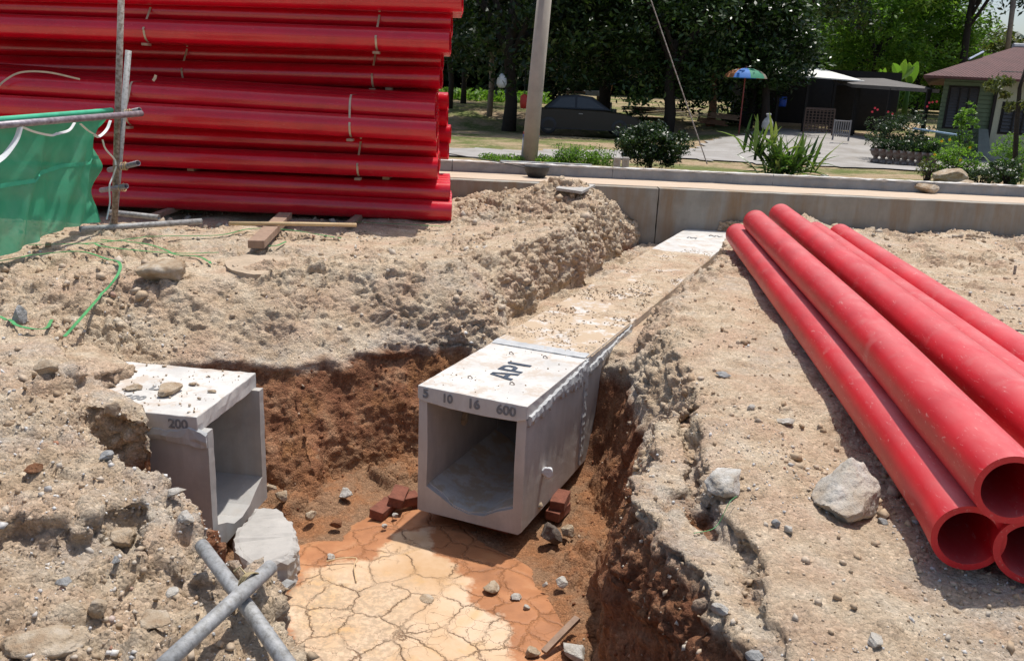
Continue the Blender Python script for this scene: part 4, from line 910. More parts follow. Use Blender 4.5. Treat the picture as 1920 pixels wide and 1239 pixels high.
v, f = ribbon([netpt(u, .42 + .18 * (1 - u) * 0 + (1 - u) * .10, .012) for u in np.linspace(.0, 1, 24)], .035, .003, (.5, -1, 0)); MB().add(v, f).build('seam', GREEN, net)
def nety(px, frac=.2): return float(np.interp(px, [q[0] for q in TOPL], [q[2] * (1 - frac) + w_[2] * frac for q, w_ in zip(TOPL, BOTL)])) - .09
for pts, wd in (([(38, 238), (30, 262), (10, 290), (-10, 306)], .042), ([(140, 230), (130, 244), (112, 250), (104, 252)], .022), ([(207, 226), (200, 243), (186, 256), (176, 254)], .026), ([(40, 238), (66, 248), (96, 254), (108, 250)], .02), ([(150, 232), (165, 245), (180, 254)], .02), ([(192, 262), (198, 280), (214, 298), (217, 310)], .016), ([(218, 312), (212, 330), (205, 350), (206, 380), (200, 412)], .014)):
    P_ = spline([aty(a_, b_, nety(a_)) for a_, b_ in pts], 5); v = []; f = []
    for i2, c_ in enumerate(P_):
        d_ = (P_[min(i2 + 1, len(P_) - 1)] - P_[max(i2 - 1, 0)]).normalized(); s_ = d_.cross(Vector((.2, -1, 0))).normalized() * wd / 2; v += [tuple(c_ - s_), tuple(c_ + s_), tuple(c_ + s_ + Vector((0, .003, 0))), tuple(c_ - s_ + Vector((0, .003, 0)))]
    for i2 in range(len(P_) - 1):
        for k_ in range(4): a_, b_ = i2 * 4 + k_, i2 * 4 + (k_ + 1) % 4; f.append((a_, a_ + 4, b_ + 4, b_))
    MB().add(v, f).build('white_tape', WHITE, net)

# crossed tubes at the lower left
tub([atz(378, 1022, .055), atz(450, 1118, .055), atz(560, 1275, .055)], .0235, STEEL, 'galvanised tube under the other, running down right over the trench edge', 'tube')
tub([atz(508, 1062, .110), atz(420, 1142, .108), atz(290, 1262, .105)], .0235, STEEL, 'galvanised tube on top, running down left across the other', 'tube')
mb = MB(); c = atz(467, 1091, .112)
for q in range(3):
    mb.add(*tube([c + Vector((q * .006 - .004, 0, 0)) + Vector((math.cos(a) * .02, math.cos(a) * .024, math.sin(a) * .031)) for a in np.linspace(0, 2 * PI, 16)], .003, 6))
mb.add(*tube([c + Vector((-.01, 0, .03)), c + Vector((-.03, .01, .045)), c + Vector((-.045, .0, .035))], .003, 6))
tag(mb.build('wire_tie', simple('brass_wire', (.45, .36, .2), .5, .3, 20, 0, 0, .6)), 'brassy wire tie near the top of the upper crossed tube', 'wire tie')

# ------------------------------------------------------------ bits lying behind the trench
def gpt(px, py, dz=.01): p = onground(px, py); return p + Vector((0, 0, dz))
a, b = atz(480, 458, .10), atz(535, 404, .08); d = (b - a).normalized(); s = Vector((d.y, -d.x, 0)) * .075
v = [a - s, a + s, b + s, b - s]; v = [tuple(p + Vector((0, 0, -.04))) for p in v] + [tuple(p + Vector((0, 0, .035))) for p in v]
tag(MB().add(v, [(3, 2, 1, 0), (4, 5, 6, 7), (0, 1, 5, 4), (1, 2, 6, 5), (2, 3, 7, 6), (3, 0, 4, 7)]).build('timber_beam', WOOD, bevel=.006), 'brown timber beam sticking out from under the pipe stack', 'timber')
tag(MB().add(*tube([atz(430, 419, .13), atz(560, 420, .16), atz(668, 422, .13)], .020, 10)).build('bamboo_stick', BAMBOO, None, True), 'yellow bamboo stick lying across the timber beam', 'stick')
def gstrap(pp, label, wd=.022):
    pts = spline([gpt(x_, y_, .025) for x_, y_ in pp], 8)
    for i2, p in enumerate(pts): p.z = max(p.z, gz(p.x, p.y, p.z) + .02)
    v, f = ribbon(pts, wd, .003); return tag(MB().add(v, f).build('green_strap', STRAPG), label, 'strap', 'green straps on the soil')
gstrap([(55, 465), (180, 463), (290, 449), (410, 446), (470, 434), (540, 438), (640, 452)], 'longest green strap, running from under the net past the timber beam')
gstrap([(0, 496), (70, 484), (150, 481), (200, 491), (225, 506), (220, 530), (180, 572), (122, 638)], 'green strap curling forward over the clods to the trench edge')
gstrap([(150, 462), (230, 474), (330, 480), (410, 479)], 'short straight green strap above the big clod')
gstrap([(190, 455), (270, 462), (310, 475), (330, 484), (375, 488), (395, 500)], 'green strap looping above the big clod', .022)
gstrap([(655, 421), (740, 424), (832, 430)], 'green strap end lying below the right end of the pipe stack')
gstrap([(0, 600), (40, 620), (85, 624), (98, 606)], 'green strap bent at the left end of the trench', .022)
gstrap([(300, 408), (340, 400), (380, 402)], 'green strap in front of the lowest pipe', .022)
gstrap([(504, 470), (520, 465), (536, 458)], 'tiny piece of green strap right of the timber beam', .02)
# round tilted crust
_cz = float(np.mean([onground(a_, b_).z for a_, b_ in ((490, 497), (450, 492), (530, 497), (490, 510))])) + .012
pl = [atz(490 + 68 * math.cos(a), 494 + 21 * math.sin(a) * (1 if math.sin(a) > 0 else .8), _cz + .015 * math.sin(3 * a)) for a in np.linspace(0, 2 * PI, 26)[:-1]]
n = len(pl); v = [tuple(p + Vector((0, 0, -.05)) * (1)) for p in pl] + [tuple(p) for p in pl]
o = MB().add(v, [tuple(range(n)), tuple(range(2 * n - 1, n - 1, -1))] + [(k, n + k, n + (k + 1) % n, (k + 1) % n) for k in range(n)]).build('concrete_crust', simple('sandy_crust', (.44, .34, .24), .95, .25, 7, .6, .02)); rough_mesh(o, .03, .012, 9, 2); tag(o, 'thin round crust of hardened concrete lying on the soil behind the trench', 'concrete crust')
def slab(pts, z, th, mat, name, label, cat, zs=None):
    p = [atz(a, b, z if zs is None else zs[k]) for k, (a, b) in enumerate(pts)]; n = len(p)
    v = [tuple(q - Vector((0, 0, th))) for q in p] + [tuple(q) for q in p]
    o = MB().add(v, [tuple(range(n)), tuple(range(2 * n - 1, n - 1, -1))] + [(k, n + k, n + (k + 1) % n, (k + 1) % n) for k in range(n)]).build(name, mat, bevel=.004); return tag(o, label, cat)
slab([(1042, 352), (1060, 341), (1116, 346), (1091, 359)], .42, .035, C_ROUGH, 'concrete_slab', 'pale flat concrete slab on top of the soil heap by the wall', 'slab')
slab([(985, 352), (988, 340), (997, 338), (998, 352)], .30, .02, simple('rusty_plate', (.38, .19, .08), .9, .2, 9, .3, .004), 'wooden_offcut', 'orange-brown offcut leaning at the foot of the wall', 'offcut', zs=(.20, .30, .30, .20))
slab([(955, 384), (1035, 378), (1040, 384), (975, 388)], .19, .02, WOOD, 'wooden_board', 'grey board half buried in the soil in front of the wall', 'board')
tag(MB().add(*tube([atz(842, 362, .12), atz(876, 344, .22)], .010, 6)).build('steel_rod', RUSTY), 'thin rusty rod by the right end of the pipe stack', 'rod')
# black basin on the pavement
c = aty(1006, 330, 12.62); c.z = .352; o = MB().add(*lathe([(0, 0), (.10, 0), (.13, .012), (.175, .10), (.180, .145), (.19, .15), (.188, .165), (.172, .165), (.165, .10), (.12, .03), (0, .025)], 32, c)).build('rubber_basin', BLK, None, True); tag(o, 'black rubber basin standing on the pavement behind the soil heap', 'basin')
pts = [aty(820, 285, 12.3), aty(875, 294, 12.6), aty(940, 305, 12.8), aty(1000, 318, 12.75)] + [atz(x_, y_, .362) for x_, y_ in ((1040, 324), (1150, 332), (1250, 338), (1400, 343), (1600, 350), (1800, 358), (2000, 366))]
tag(MB().add(*tube(spline(pts, 6), .008, 6)).build('black_cable', BLK, None, True), 'black cable trailing from the pipe stack along the foot of the kerb', 'cable')
slab([(1133, 328), (1148, 323), (1160, 330), (1142, 332)], .375, .012, YEL, 'yellow_scrap', 'crumpled yellow plastic scrap on the pavement', 'scrap')
slab([(1160, 330), (1173, 327), (1182, 332), (1170, 334)], .37, .01, WHITE, 'white_scrap', 'white scrap beside the yellow one on the pavement', 'scrap')
for q, (px, py, wp, lb) in enumerate(((1775, 348, 70, 'biggest clod of the heap on the pavement'), (1735, 362, 45, 'clod left of the big one on the pavement'), (1812, 362, 50, 'clod right of the big one on the pavement'), (1862, 357, 26, 'small clod at the right end of the pavement heap'), (1705, 355, 22, 'crumb at the left end of the pavement heap'), (1838, 352, 18, 'middle sized crumb behind the pavement heap'))):
    rpx(px, py, wp, ROCKT, lb, 60 + q, z=.35, flat=.55, sink=.1, name='clod', cat='clod', group='clods on the pavement', cuts=3, sub=4)
for q, (px, py, wp, lb) in enumerate(((1545, 330, 22, 'broken white piece at the foot of the kerb behind the strappy plant'), (1420, 336, 14, 'white chip at the foot of the kerb left of the strappy plant'), (1601, 335, 18, 'white chip at the foot of the kerb right of the strappy plant'))):
    rpx(px, py + 5, wp, ROCKW, lb, 80 + q, z=.355, flat=.5, sink=.1, group='chips at the kerb foot')
tag(MB().add(*tube([gpt(1902, 514, -.05), gpt(1901, 514, .09)], .014, 8)).build('steel_stake', RUSTY), 'short dark stake standing in the soil at the right edge', 'stake')
tag(MB().add(*tube(spline([gpt(1940, 632, .02), gpt(1905, 632, .05), gpt(1887, 636, .03), gpt(1900, 646, .02), gpt(1925, 653, .02)], 6), .006, 6)).build('bent_wire', BLK), 'bent dark wire behind the loose pipes at the right edge', 'wire')
tag(MB().add(*tube(spline([gpt(1380, 945, .03), gpt(1362, 985, .05), gpt(1340, 1002, .03), gpt(1300, 1008, .02)], 6), .0015, 5)).build('grass_stem', STRAPG), 'thin green stem trailing below the flat rock on the right bank', 'stem')
# pipes' chocks and loose crumbs as gravel
def scatter(name, n, mat, sel, smin, smax, seed, kindtag='stuff', power=2.2):
    rng = np.random.RandomState(seed); idx = np.where(sel)[0]
    wgt = 1 / np.clip((TV[idx] - [0, 0, CH]) @ fw, 1.5, 20) ** 1.6; wgt /= wgt.sum()
    ch = rng.choice(idx, n, p=wgt); P0 = TV[ch]; N0 = TN[ch]
    B = np.array([(1, 0, 0), (-.5, .87, 0), (-.5, -.87, 0), (.45, .78, .75), (.45, -.78, .75), (-.9, 0, .75), (.1, 0, 1.15), (0, 0, -.8)], float)
    FF = np.array([(0, 1, 3), (1, 2, 5), (2, 0, 4), (0, 3, 4), (1, 5, 3), (2, 4, 5), (3, 5, 6), (5, 4, 6), (4, 3, 6), (1, 0, 7), (2, 1, 7), (0, 2, 7)])
    s = smin * (smax / smin) ** (rng.rand(n) ** power)
    far = np.clip((P0 - [0, 0, CH]) @ fw / 3.0, 1, 3); s = s * (1 + .35 * (far - 1))
    q = rng.normal(size=(n, 3, 3)); q, _ = np.linalg.qr(q)
    jit = 1 + rng.uniform(-.38, .38, (n, len(B), 3)); asp = rng.uniform(.4, 1, (n, 1, 3))
    V = B[None] * jit * asp; V = np.einsum('nij,nkj->nki', q, V) * s[:, None, None] + (P0 + N0 * s[:, None] * .12)[:, None]
    F = FF[None] + (np.arange(n) * len(B))[:, None, None]
    o = np_obj(name, V.reshape(-1, 3), F.reshape(-1, 3), mat); o['kind'] = kindtag
    at = o.data.attributes.new('tint', 'FLOAT', 'FACE'); at.data.foreach_set('value', np.repeat(rng.rand(n), len(FF)).astype(np.float32)); return o
def tintmat(name, stops):
    m, t, b = M(name); g = NG(t); c = g.ramp(g.attr('tint'), stops); c2 = g.noise(g.pos(), 60, 4, .6).outputs[0]
    g.l(g.mix(1.0, c, g.ramp(c2, [(.3, .75), (.7, 1.15)]), 'MULTIPLY'), b.inputs['Base Color']); b.inputs['Roughness'].default_value = .9; b.inputs['Specular IOR Level'].default_value = .2; return m
GRAV = tintmat('gravel', [(.0, (.36, .27, .18)), (.35, (.46, .36, .26)), (.6, (.52, .46, .38)), (.75, (.50, .48, .46)), (.9, (.62, .60, .57)), (.97, (.70, .68, .64)), (1.0, (.40, .18, .10))])
SOILB = tintmat('crumbs', [(.0, (.36, .255, .165)), (.5, (.48, .365, .25)), (.85, (.52, .42, .32)), (1.0, (.56, .50, .42))])
CLAY = tintmat('clay_crumbs', [(.0, (.14, .05, .025)), (.5, (.24, .10, .05)), (.85, (.36, .18, .09)), (1.0, (.45, .36, .27))])
X, Y, Z = TV.T; s = (X - CUL0.x) * AX.x + (Y - CUL0.y) * AX.y; l = (X - CUL0.x) * LX.x + (Y - CUL0.y) * LX.y
dfl = poly_sd(FLOOR, X, Y); vis = (TN[:, 2] > .1) & ((TV - [0, 0, CH]) @ fw > 1.2) & (Z > -1.3)
offc = ~((np.abs(l) < .40) & (s > -.1)) & ~((X < -1.5) & (X > -2.7) & (Y > 4.25) & (Y < 5.15))
topz = vis & offc & (Z > -.38)
msk = fbm(TV * .9 + 60, 3)
scatter('soil_crumbs', 30000, SOILB, topz, .003, .022, 1, power=2.6)
scatter('gravel', 34000, GRAV, topz & ((X > .9) & (Y < 4.2) & (msk > -.2) | (msk > .16) | (X < -.5) & (Y < 4.6)), .0025, .017, 2, power=2.4)
scatter('gravel', 30000, GRAV, topz & ((X > .55) & (Y < 4.2) & (msk > -.2) | (X < -.5) & (Y < 3.9)), .0028, .0105, 12, power=2)
scatter('rubble', 1500, GRAV, topz & ((X < -.5) & (Y < 4.6) | (X > .8) & (Y < 3.2) & (msk > 0) | (X < -3) & (Y < 6.5)), .010, .036, 3)
scatter('soil_clods', 2400, SOILB, topz & ((Y > 9.4) & (X < 1.6) & (X > -1) | (Y > 9.6) & (X > 2.7) & (msk > .05) | (X < -2.6) & (Y > 5.2) & (Y < 7) | (X < 2) & (msk > .22)), .010, .045, 4)
scatter('clay_crumbs', 2600, CLAY, vis & offc & (Z < -.45) & ((Z > -1.10) | (dfl > -.25)), .003, .018, 5)
# soil spilt on the lids of the long drain
x = np.arange(1.16, 5.75, .015); y = np.arange(-.375, .38, .015); Sg, Lg = np.meshgrid(x, y); P2 = np.stack([Sg.ravel() * 2.1, Lg.ravel() * 3.2, Sg.ravel() * 0], 1)
hh = (fbm(P2 + 3, 4, .55) * .030 + fbm(P2 * 7, 3, .6) * .010 - .004 + .010 * np.abs(Lg.ravel()) + .012 * sstep(2.2, 4.5, Sg.ravel())).clip(-.01, .04) * sstep(1.14, 1.35, Sg.ravel()) * sstep(5.75, 5.5, Sg.ravel()) - .003
hh = np.where(np.abs(Lg.ravel()) > .362, -.012, hh)
Wp = np.array(CUL0)[None] + np.array(AX)[None] * Sg.ravel()[:, None] + np.array(LX)[None] * Lg.ravel()[:, None]; Wp[:, 2] = -.199 + hh
i = (np.arange(len(y) - 1)[:, None] * len(x) + np.arange(len(x) - 1)).ravel(); Q = np.stack([i, i + len(x), i + len(x) + 1, i + 1], 1); Q = Q[(hh[Q] > -.008).any(1)]
np_obj('spilt_soil', Wp, Q[:, ::-1], SOIL, None, True)['kind'] = 'stuff'
rng = np.random.RandomState(9); nn = 4200; ss = rng.uniform(ULEN + .05, 5.4 * ULEN, nn) if True else 0
ll = rng.uniform(-.35, .35, nn); kk = fbm(np.stack([ss * 2.2, ll * 4, ss * 0], 1), 3) > -.05; ss, ll = ss[kk], ll[kk]
_tv, _tn = TV, TN; TV = np.array([list(CUL0 + AX * a + LX * b + Vector((0, 0, -.197))) for a, b in zip(ss, ll)]); TN = np.tile([0, 0, 1.], (len(TV), 1))
scatter('soil_crumbs', 4200, SOILB, np.ones(len(TV), bool), .0018, .011, 6); 
ss = rng.uniform(.05, 1.05, 60); ll = rng.uniform(-.34, .34, 60); TV = np.array([list(CUL0 + AX * a + LX * b + Vector((0, 0, -.199))) for a, b in zip(ss, ll)]); TN = np.tile([0, 0, 1.], (len(TV), 1))
scatter('soil_crumbs', 60, SOILB, np.ones(len(TV), bool), .003, .008, 7)
ss = rng.uniform(.05, 1.2, 260); ll = rng.uniform(-.36, .36, 260); TV = np.array([list(LB0 + LA * a + LN * b + Vector((0, 0, -.197))) for a, b in zip(ss ** .9, ll)]); TN = np.tile([0, 0, 1.], (len(TV), 1))
scatter('soil_crumbs', 260, SOILB, np.ones(len(TV), bool), .003, .012, 8)
TV, TN = _tv, _tn
# banked soil running up over the far lids and the buried end of the short drain
# ------------------------------------------------------------ leaves and trees
def leafmat(name, stops, trans=.28, rough=.5):
    m, t, b = M(name); g = NG(t); c = g.ramp(g.attr('tint'), stops); g.l(c, b.inputs['Base Color'])
    b.inputs['Roughness'].default_value = rough; b.inputs['Specular IOR Level'].default_value = .35
    tl = g.n('ShaderNodeBsdfTranslucent'); g.l(g.mix(1.0, c, (1.5, 1.7, .7), 'MULTIPLY'), tl.inputs[0]); mx = g.n('ShaderNodeMixShader'); mx.inputs[0].default_value = trans
    g.l(b.outputs[0], mx.inputs[1]); g.l(tl.outputs[0], mx.inputs[2]); g.l(mx.outputs[0], [q for q in t.nodes if q.type == 'OUTPUT_MATERIAL'][0].inputs[0]); return m
L_DARK = leafmat('dark_leaves', [(0, (.008, .018, .006)), (.5, (.024, .048, .013)), (.85, (.055, .098, .026)), (1, (.12, .16, .06))], .16, .36)
L_MID = leafmat('mid_leaves', [(0, (.012, .026, .008)), (.5, (.03, .062, .016)), (.9, (.065, .115, .03)), (1, (.13, .17, .05))], .15, .35)
L_LIGHT = leafmat('light_leaves', [(0, (.055, .11, .022)), (.5, (.12, .22, .042)), (.9, (.20, .31, .06)), (1, (.30, .35, .10))], .5)
L_OLIVE = leafmat('olive_leaves', [(0, (.04, .05, .015)), (.5, (.09, .11, .035)), (1, (.18, .17, .07))])
BARK = simple('bark', (.032, .025, .02), .95, .35, 9, .6, .02); BARKL = simple('pale_bark', (.26, .21, .17), .95, .3, 9, .6, .02)
def leaf_quads(C, size, rng, up=.35, asp=.42, droop=0.0):
    n = len(C); N = rng.normal(size=(n, 3)); N[:, 2] = np.abs(N[:, 2]) + up; N /= np.linalg.norm(N, axis=1)[:, None]
    T = rng.normal(size=(n, 3)); T[:, 2] -= droop; T -= N * (T * N).sum(1)[:, None]; T /= np.linalg.norm(T, axis=1)[:, None]; B = np.cross(N, T)
    s = (size * rng.uniform(.6, 1.35, n))[:, None] / 2
    return np.stack([C - T * s, C - B * s * asp + N * s * .12, C + T * s, C + B * s * asp + N * s * .12], 1)
def leaves(name, Q, mat, parent, rng, tint=None):
    n = len(Q); V = Q.reshape(-1, 3) - np.array(parent_world(parent) if parent is not None else (0, 0, 0)); o = np_obj(name, V, np.arange(n * 4).reshape(n, 4), mat, parent)
    a = rng.beta(2, 2.4, n) if tint is None else tint
    at = o.data.attributes.new('tint', 'FLOAT', 'FACE'); at.data.foreach_set('value', np.clip(a, 0, 1).astype(np.float32)); return o
def crown_pts(n, c, rad, rng, clumps, cs, shell=.35, lowcut=-.9):
    D = rng.normal(size=(clumps, 3)); D /= np.linalg.norm(D, axis=1)[:, None]; D = D[D[:, 2] > lowcut]; r = rng.uniform(shell, 1, len(D)) ** .6
    wob = 1 + .35 * fbm(D * 2.2 + c[0], 2); K = D * (r * wob)[:, None] * rad + c
    kt = rng.rand(len(K)); sz = cs * rng.uniform(.5, 1.5, len(K)); i = rng.randint(0, len(K), n)
    off = rng.normal(size=(n, 3)); off *= (sz[i] / np.linalg.norm(off, axis=1) * rng.rand(n) ** .45)[:, None]; off[:, 2] *= .6
    return K[i] + off, kt[i] * .5
def tree(name, x, y, z0, trunk_h, c, rad, n, leaf, mat, label, seed, clumps=120, cs=.9, tr=.18, group='trees behind the yard', bark=None, lowcut=-.9, up=.35, lean=(0, 0)):
    rng = np.random.RandomState(seed); r = empty(name, (x, y, z0), label, 'tree', group); c = np.array(c, float); rad = np.array(rad, float)
    mb = MB(); top = Vector((x + lean[0], y + lean[1], trunk_h)); b0 = Vector((x, y, z0 - .1))
    mb.add(*tube([b0, b0.lerp(top, .25) + Vector((tr * .3, 0, 0)), b0.lerp(top, .6) - Vector((tr * .4, 0, 0)), top], [tr * 1.25, tr, tr * .85, tr * .65], 9))
    for k in range(7):
        a = rng.rand() * 2 * PI; e = Vector(c + np.array([math.cos(a) * rad[0] * .7, math.sin(a) * rad[1] * .7, rng.uniform(-.4, .6) * rad[2]])); st = b0.lerp(top, rng.uniform(.55, 1)); md = st.lerp(e, .5) + Vector((0, 0, .25 * rad[2] * rng.rand()))
        mb.add(*tube(spline([st, md, e], 4), [tr * .45] * 3 + [tr * .33] * 2 + [tr * .2] * 2 + [tr * .1] * 2, 6))
    mb.build('trunk', bark or BARK, r, True)
    C, tt = crown_pts(n, c, rad, rng, clumps, cs, lowcut=lowcut)
    keep = C[:, 2] > z0 + .15; C, tt = C[keep], tt[keep]
    leaves('crown', leaf_quads(C, leaf, rng, up), mat, r, rng, tt + rng.rand(len(C)) * .5); return r
def T_(px, Y): p = aty(px, 200, Y); return p.x, Y, float(lawn_h(p.x, Y))
def mk(name, px, Y, cz, rad, n, leaf, mat, label, seed, dx=0, **k):
    x, y, z = T_(px, Y); return tree(name, x, y, z, cz - rad[2] * .2, (x + dx, y, cz), rad, n, leaf, mat, label, seed, **k)
mk('shade_tree', 955, 34, 5.6, (4.6, 3.4, 4.5), 19000, .27, L_DARK, 'big dark shade tree behind the utility pole, over the dark car', 1, clumps=190, cs=1.0, tr=.24)
mk('shade_tree', 1130, 37, 5.9, (4.2, 3.4, 4.9), 19000, .26, L_DARK, 'dark broadleaf tree above the small table with a white sheet', 2, clumps=170, cs=.9, tr=.25)
mk('shade_tree', 1255, 33.5, 4.3, (2.7, 2.4, 3.7), 14000, .22, L_MID, 'leafy tree behind the guy wire, its foliage hanging low', 3, clumps=130, cs=.8, tr=.22)
mk('shade_tree', 1335, 35.5, 4.4, (2.5, 2.3, 4.3), 13000, .24, L_DARK, 'tree with a bare reddish trunk left of the umbrella', 4, clumps=120, cs=.8, tr=.16, bark=simple('reddish_bark', (.24, .13, .08), .95, .3, 9, .5, .02))
mk('shade_tree', 1435, 33.6, 3.7, (1.7, 1.2, 2.1), 8000, .22, L_MID, 'rounded tree leaning over the umbrella and the left end of the shed roof', 5, clumps=100, cs=.75, tr=.16)
mk('shade_tree', 1470, 41, 6.8, (3.6, 3, 4.2), 12000, .26, L_DARK, 'tall dark tree rising behind the white shed roof', 6, clumps=160, cs=1.0, tr=.25, lowcut=-.5)
mk('shade_tree', 868, 42, 5.6, (3.8, 3, 3.6), 9000, .26, L_DARK, 'dark tree just right of the pipe stack with a thin pale trunk in front', 7, clumps=110, cs=1.0, tr=.12)
mk('shade_tree', 1630, 46, 5.4, (2.8, 2.5, 4.3), 14000, .28, L_LIGHT, 'bright green tree right behind the shed roof end', 8, up=.8, clumps=110, cs=.9, tr=.14)
mk('shade_tree', 1715, 50, 4.9, (3.5, 2.5, 3.9), 14000, .30, L_LIGHT, 'bright bushy tree behind the banana plants', 9, up=.8, clumps=120, cs=.95, tr=.14)
mk('shade_tree', 1810, 56, 3.2, (4.2, 2.5, 2.9), 10000, .34, L_OLIVE, 'olive green spreading tree behind the ridge of the house', 10, up=.8, clumps=120, cs=1.0, tr=.14)
mk('shade_tree', 1940, 58, 2.9, (3.6, 2.5, 2.4), 7000, .32, L_LIGHT, 'low light green tree at the far right behind the house roof', 11, clumps=90, cs=1.0, tr=.14)
mk('shade_tree', 1790, 47, 9.9, (4.6, 3, 2.6), 8500, .34, L_DARK, 'tall dark tree whose branches hang in from the top right', 12, clumps=80, cs=1.0, tr=.2, lowcut=-.8)
mk('shade_tree', 1950, 46, 9.4, (3.0, 3, 3.0), 3600, .34, L_DARK, 'dark crown cut by the top right corner, sky showing below it', 13, clumps=36, cs=.9, tr=.2, dx=-.2)
mk('shade_tree', 1620, 55, 8.5, (5.5, 3, 4.6), 11000, .36, L_LIGHT, 'tall mid green tree behind the bright ones', 14, up=.8, clumps=130, cs=1.2, tr=.25)
# thin pale trunks in the left yard
for px, Y, h, tr, lb in ((918, 37, 3.4, .13, 'thin pale tree trunk in the sunlit gap right of the pipe stack'), (843, 39, 2.4, .14, 'black post of a trunk beside the pipe stack'),):
    x, y, z = T_(px, Y); r = empty('young_tree', (x, y, z), lb, 'tree'); p0 = Vector((x, y, z - .1))
    MB().add(*tube([p0, p0 + Vector((.06, 0, h * .5)), p0 + Vector((-.1, 0, h)), p0 + Vector((-.2, 0, h * 1.5))], [tr, tr * .85, tr * .8, tr * .6], 9)).build('trunk', BARKL if px > 900 else BARK, r, True)
    rng = np.random.RandomState(px); C, tt = crown_pts(1600, np.array([x, y, z + h * 1.65]), np.array([1.4, 1.2, 1.1]), rng, 30, .5); leaves('crown', leaf_quads(C, .26, rng), L_DARK, r, rng, tt + .2)
# far wood closing the view
rng = np.random.RandomState(77); n = 80000
bx = rng.uniform(-28, 64, n); by = rng.uniform(62, 74, n); K = np.stack([bx * .16, by * .1, bx * 0], 1); top_ = 14 + fbm(K, 3) * 3
pxx = 960 + FPX * bx / by / .96
top_ = np.where((pxx > 1690), np.minimum(top_, 6.2 + fbm(K * 3 + 5, 2) * 1.1 - 0 * bx), top_); bz = rng.rand(n) ** 1.15 * (top_ + .5) - .4
leaves('distant_wood', leaf_quads(np.stack([bx, by, bz], 1), .9, rng, .3, .6), leafmat('wood_leaves', [(0, (.008, .017, .006)), (.6, (.02, .04, .011)), (1, (.05, .085, .024))], .08), None, rng, np.clip(fbm(np.stack([bx, by, bz], 1) * .35, 3) + .45 + rng.rand(n) * .3 - .15, 0, 1))['kind'] = 'stuff'
# sunlit weeds at the back of the left yard
rng = np.random.RandomState(5); n = 6000; C = np.stack([rng.uniform(-4.5, 1.5, n), rng.uniform(44, 48, n), rng.rand(n) ** 1.3 * 1.5 - .1], 1); leaves('weeds', leaf_quads(C, .30, rng, .1), leafmat('weed_leaves', [(0, (.07, .16, .02)), (1, (.20, .32, .06))], .4), None, rng)['kind'] = 'stuff'
# ------------------------------------------------------------ smaller plants
def bush(name, px, py, Y, w_, h, n, leaf, mat, label, seed, z=None, cat='bush', stems=9, **k):
    p = aty(px, py, Y); z0 = float(lawn_h(0, Y)) if z is None else z; rng = np.random.RandomState(seed); r = empty(name, (p.x, Y, z0), label, cat)
    C, tt = crown_pts(n, np.array([p.x, Y, z0 + h * .52]), np.array([w_ / 2, w_ / 2.4, h * .52]), rng, int(30 + n / 90), w_ * .13, .2); C = C[C[:, 2] > z0 + .02]; leaves('foliage', leaf_quads(C, leaf, rng, .3), mat, r, rng)
    mb = MB()
    for q in range(stems):
        a = rng.rand() * 2 * PI; rr = rng.rand() * .4; mb.add(*tube([(p.x + rng.normal() * .03, Y, z0 - .03), (p.x + math.cos(a) * w_ * .2 * rr * 2, Y + math.sin(a) * w_ * .15, z0 + h * .4), (p.x + math.cos(a) * w_ * .42, Y + math.sin(a) * w_ * .3, z0 + h * rng.uniform(.5, .85))], [.012, .009, .004], 5))
    mb.build('stems', BARK, r); return r
bush('round_bush', 1220, 300, 16.8, 1.30, .84, 11000, .066, L_DARK, 'rounded dark green bush behind the kerb', 31)
def weeds(px0, px1, Y, h, n, leaf, label, seed, mat=L_MID):
    a, b = aty(px0, 290, Y), aty(px1, 290, Y); z0 = float(lawn_h(0, Y)); rng = np.random.RandomState(seed); r = empty('weed_patch', ((a.x + b.x) / 2, Y, z0), label, 'weeds')
    cx = rng.uniform(a.x, b.x, 60); hh = h * rng.uniform(.4, 1, 60); i = rng.randint(0, 60, n); t = rng.rand(n)
    C = np.stack([cx[i] + rng.normal(size=n) * .05, Y + rng.normal(size=n) * .12, z0 + t * hh[i]], 1); leaves('foliage', leaf_quads(C, leaf, rng, .1), mat, r, rng)
    mb = MB()
    for q in range(60): mb.add(*tube([(cx[q], Y, z0 - .02), (cx[q] + .02, Y, z0 + hh[q])], .003, 4))
    mb.build('stems', L_MID, r)
weeds(1040, 1150, 16.6, .42, 3600, .05, 'patch of upright weeds between the utility pole and the round bush', 41, L_LIGHT)
weeds(905, 985, 16.8, .16, 1200, .05, 'low weeds left of the utility pole', 42, L_LIGHT); weeds(1000, 1045, 16.8, .18, 700, .05, 'low weeds just right of the utility pole', 43, L_LIGHT)
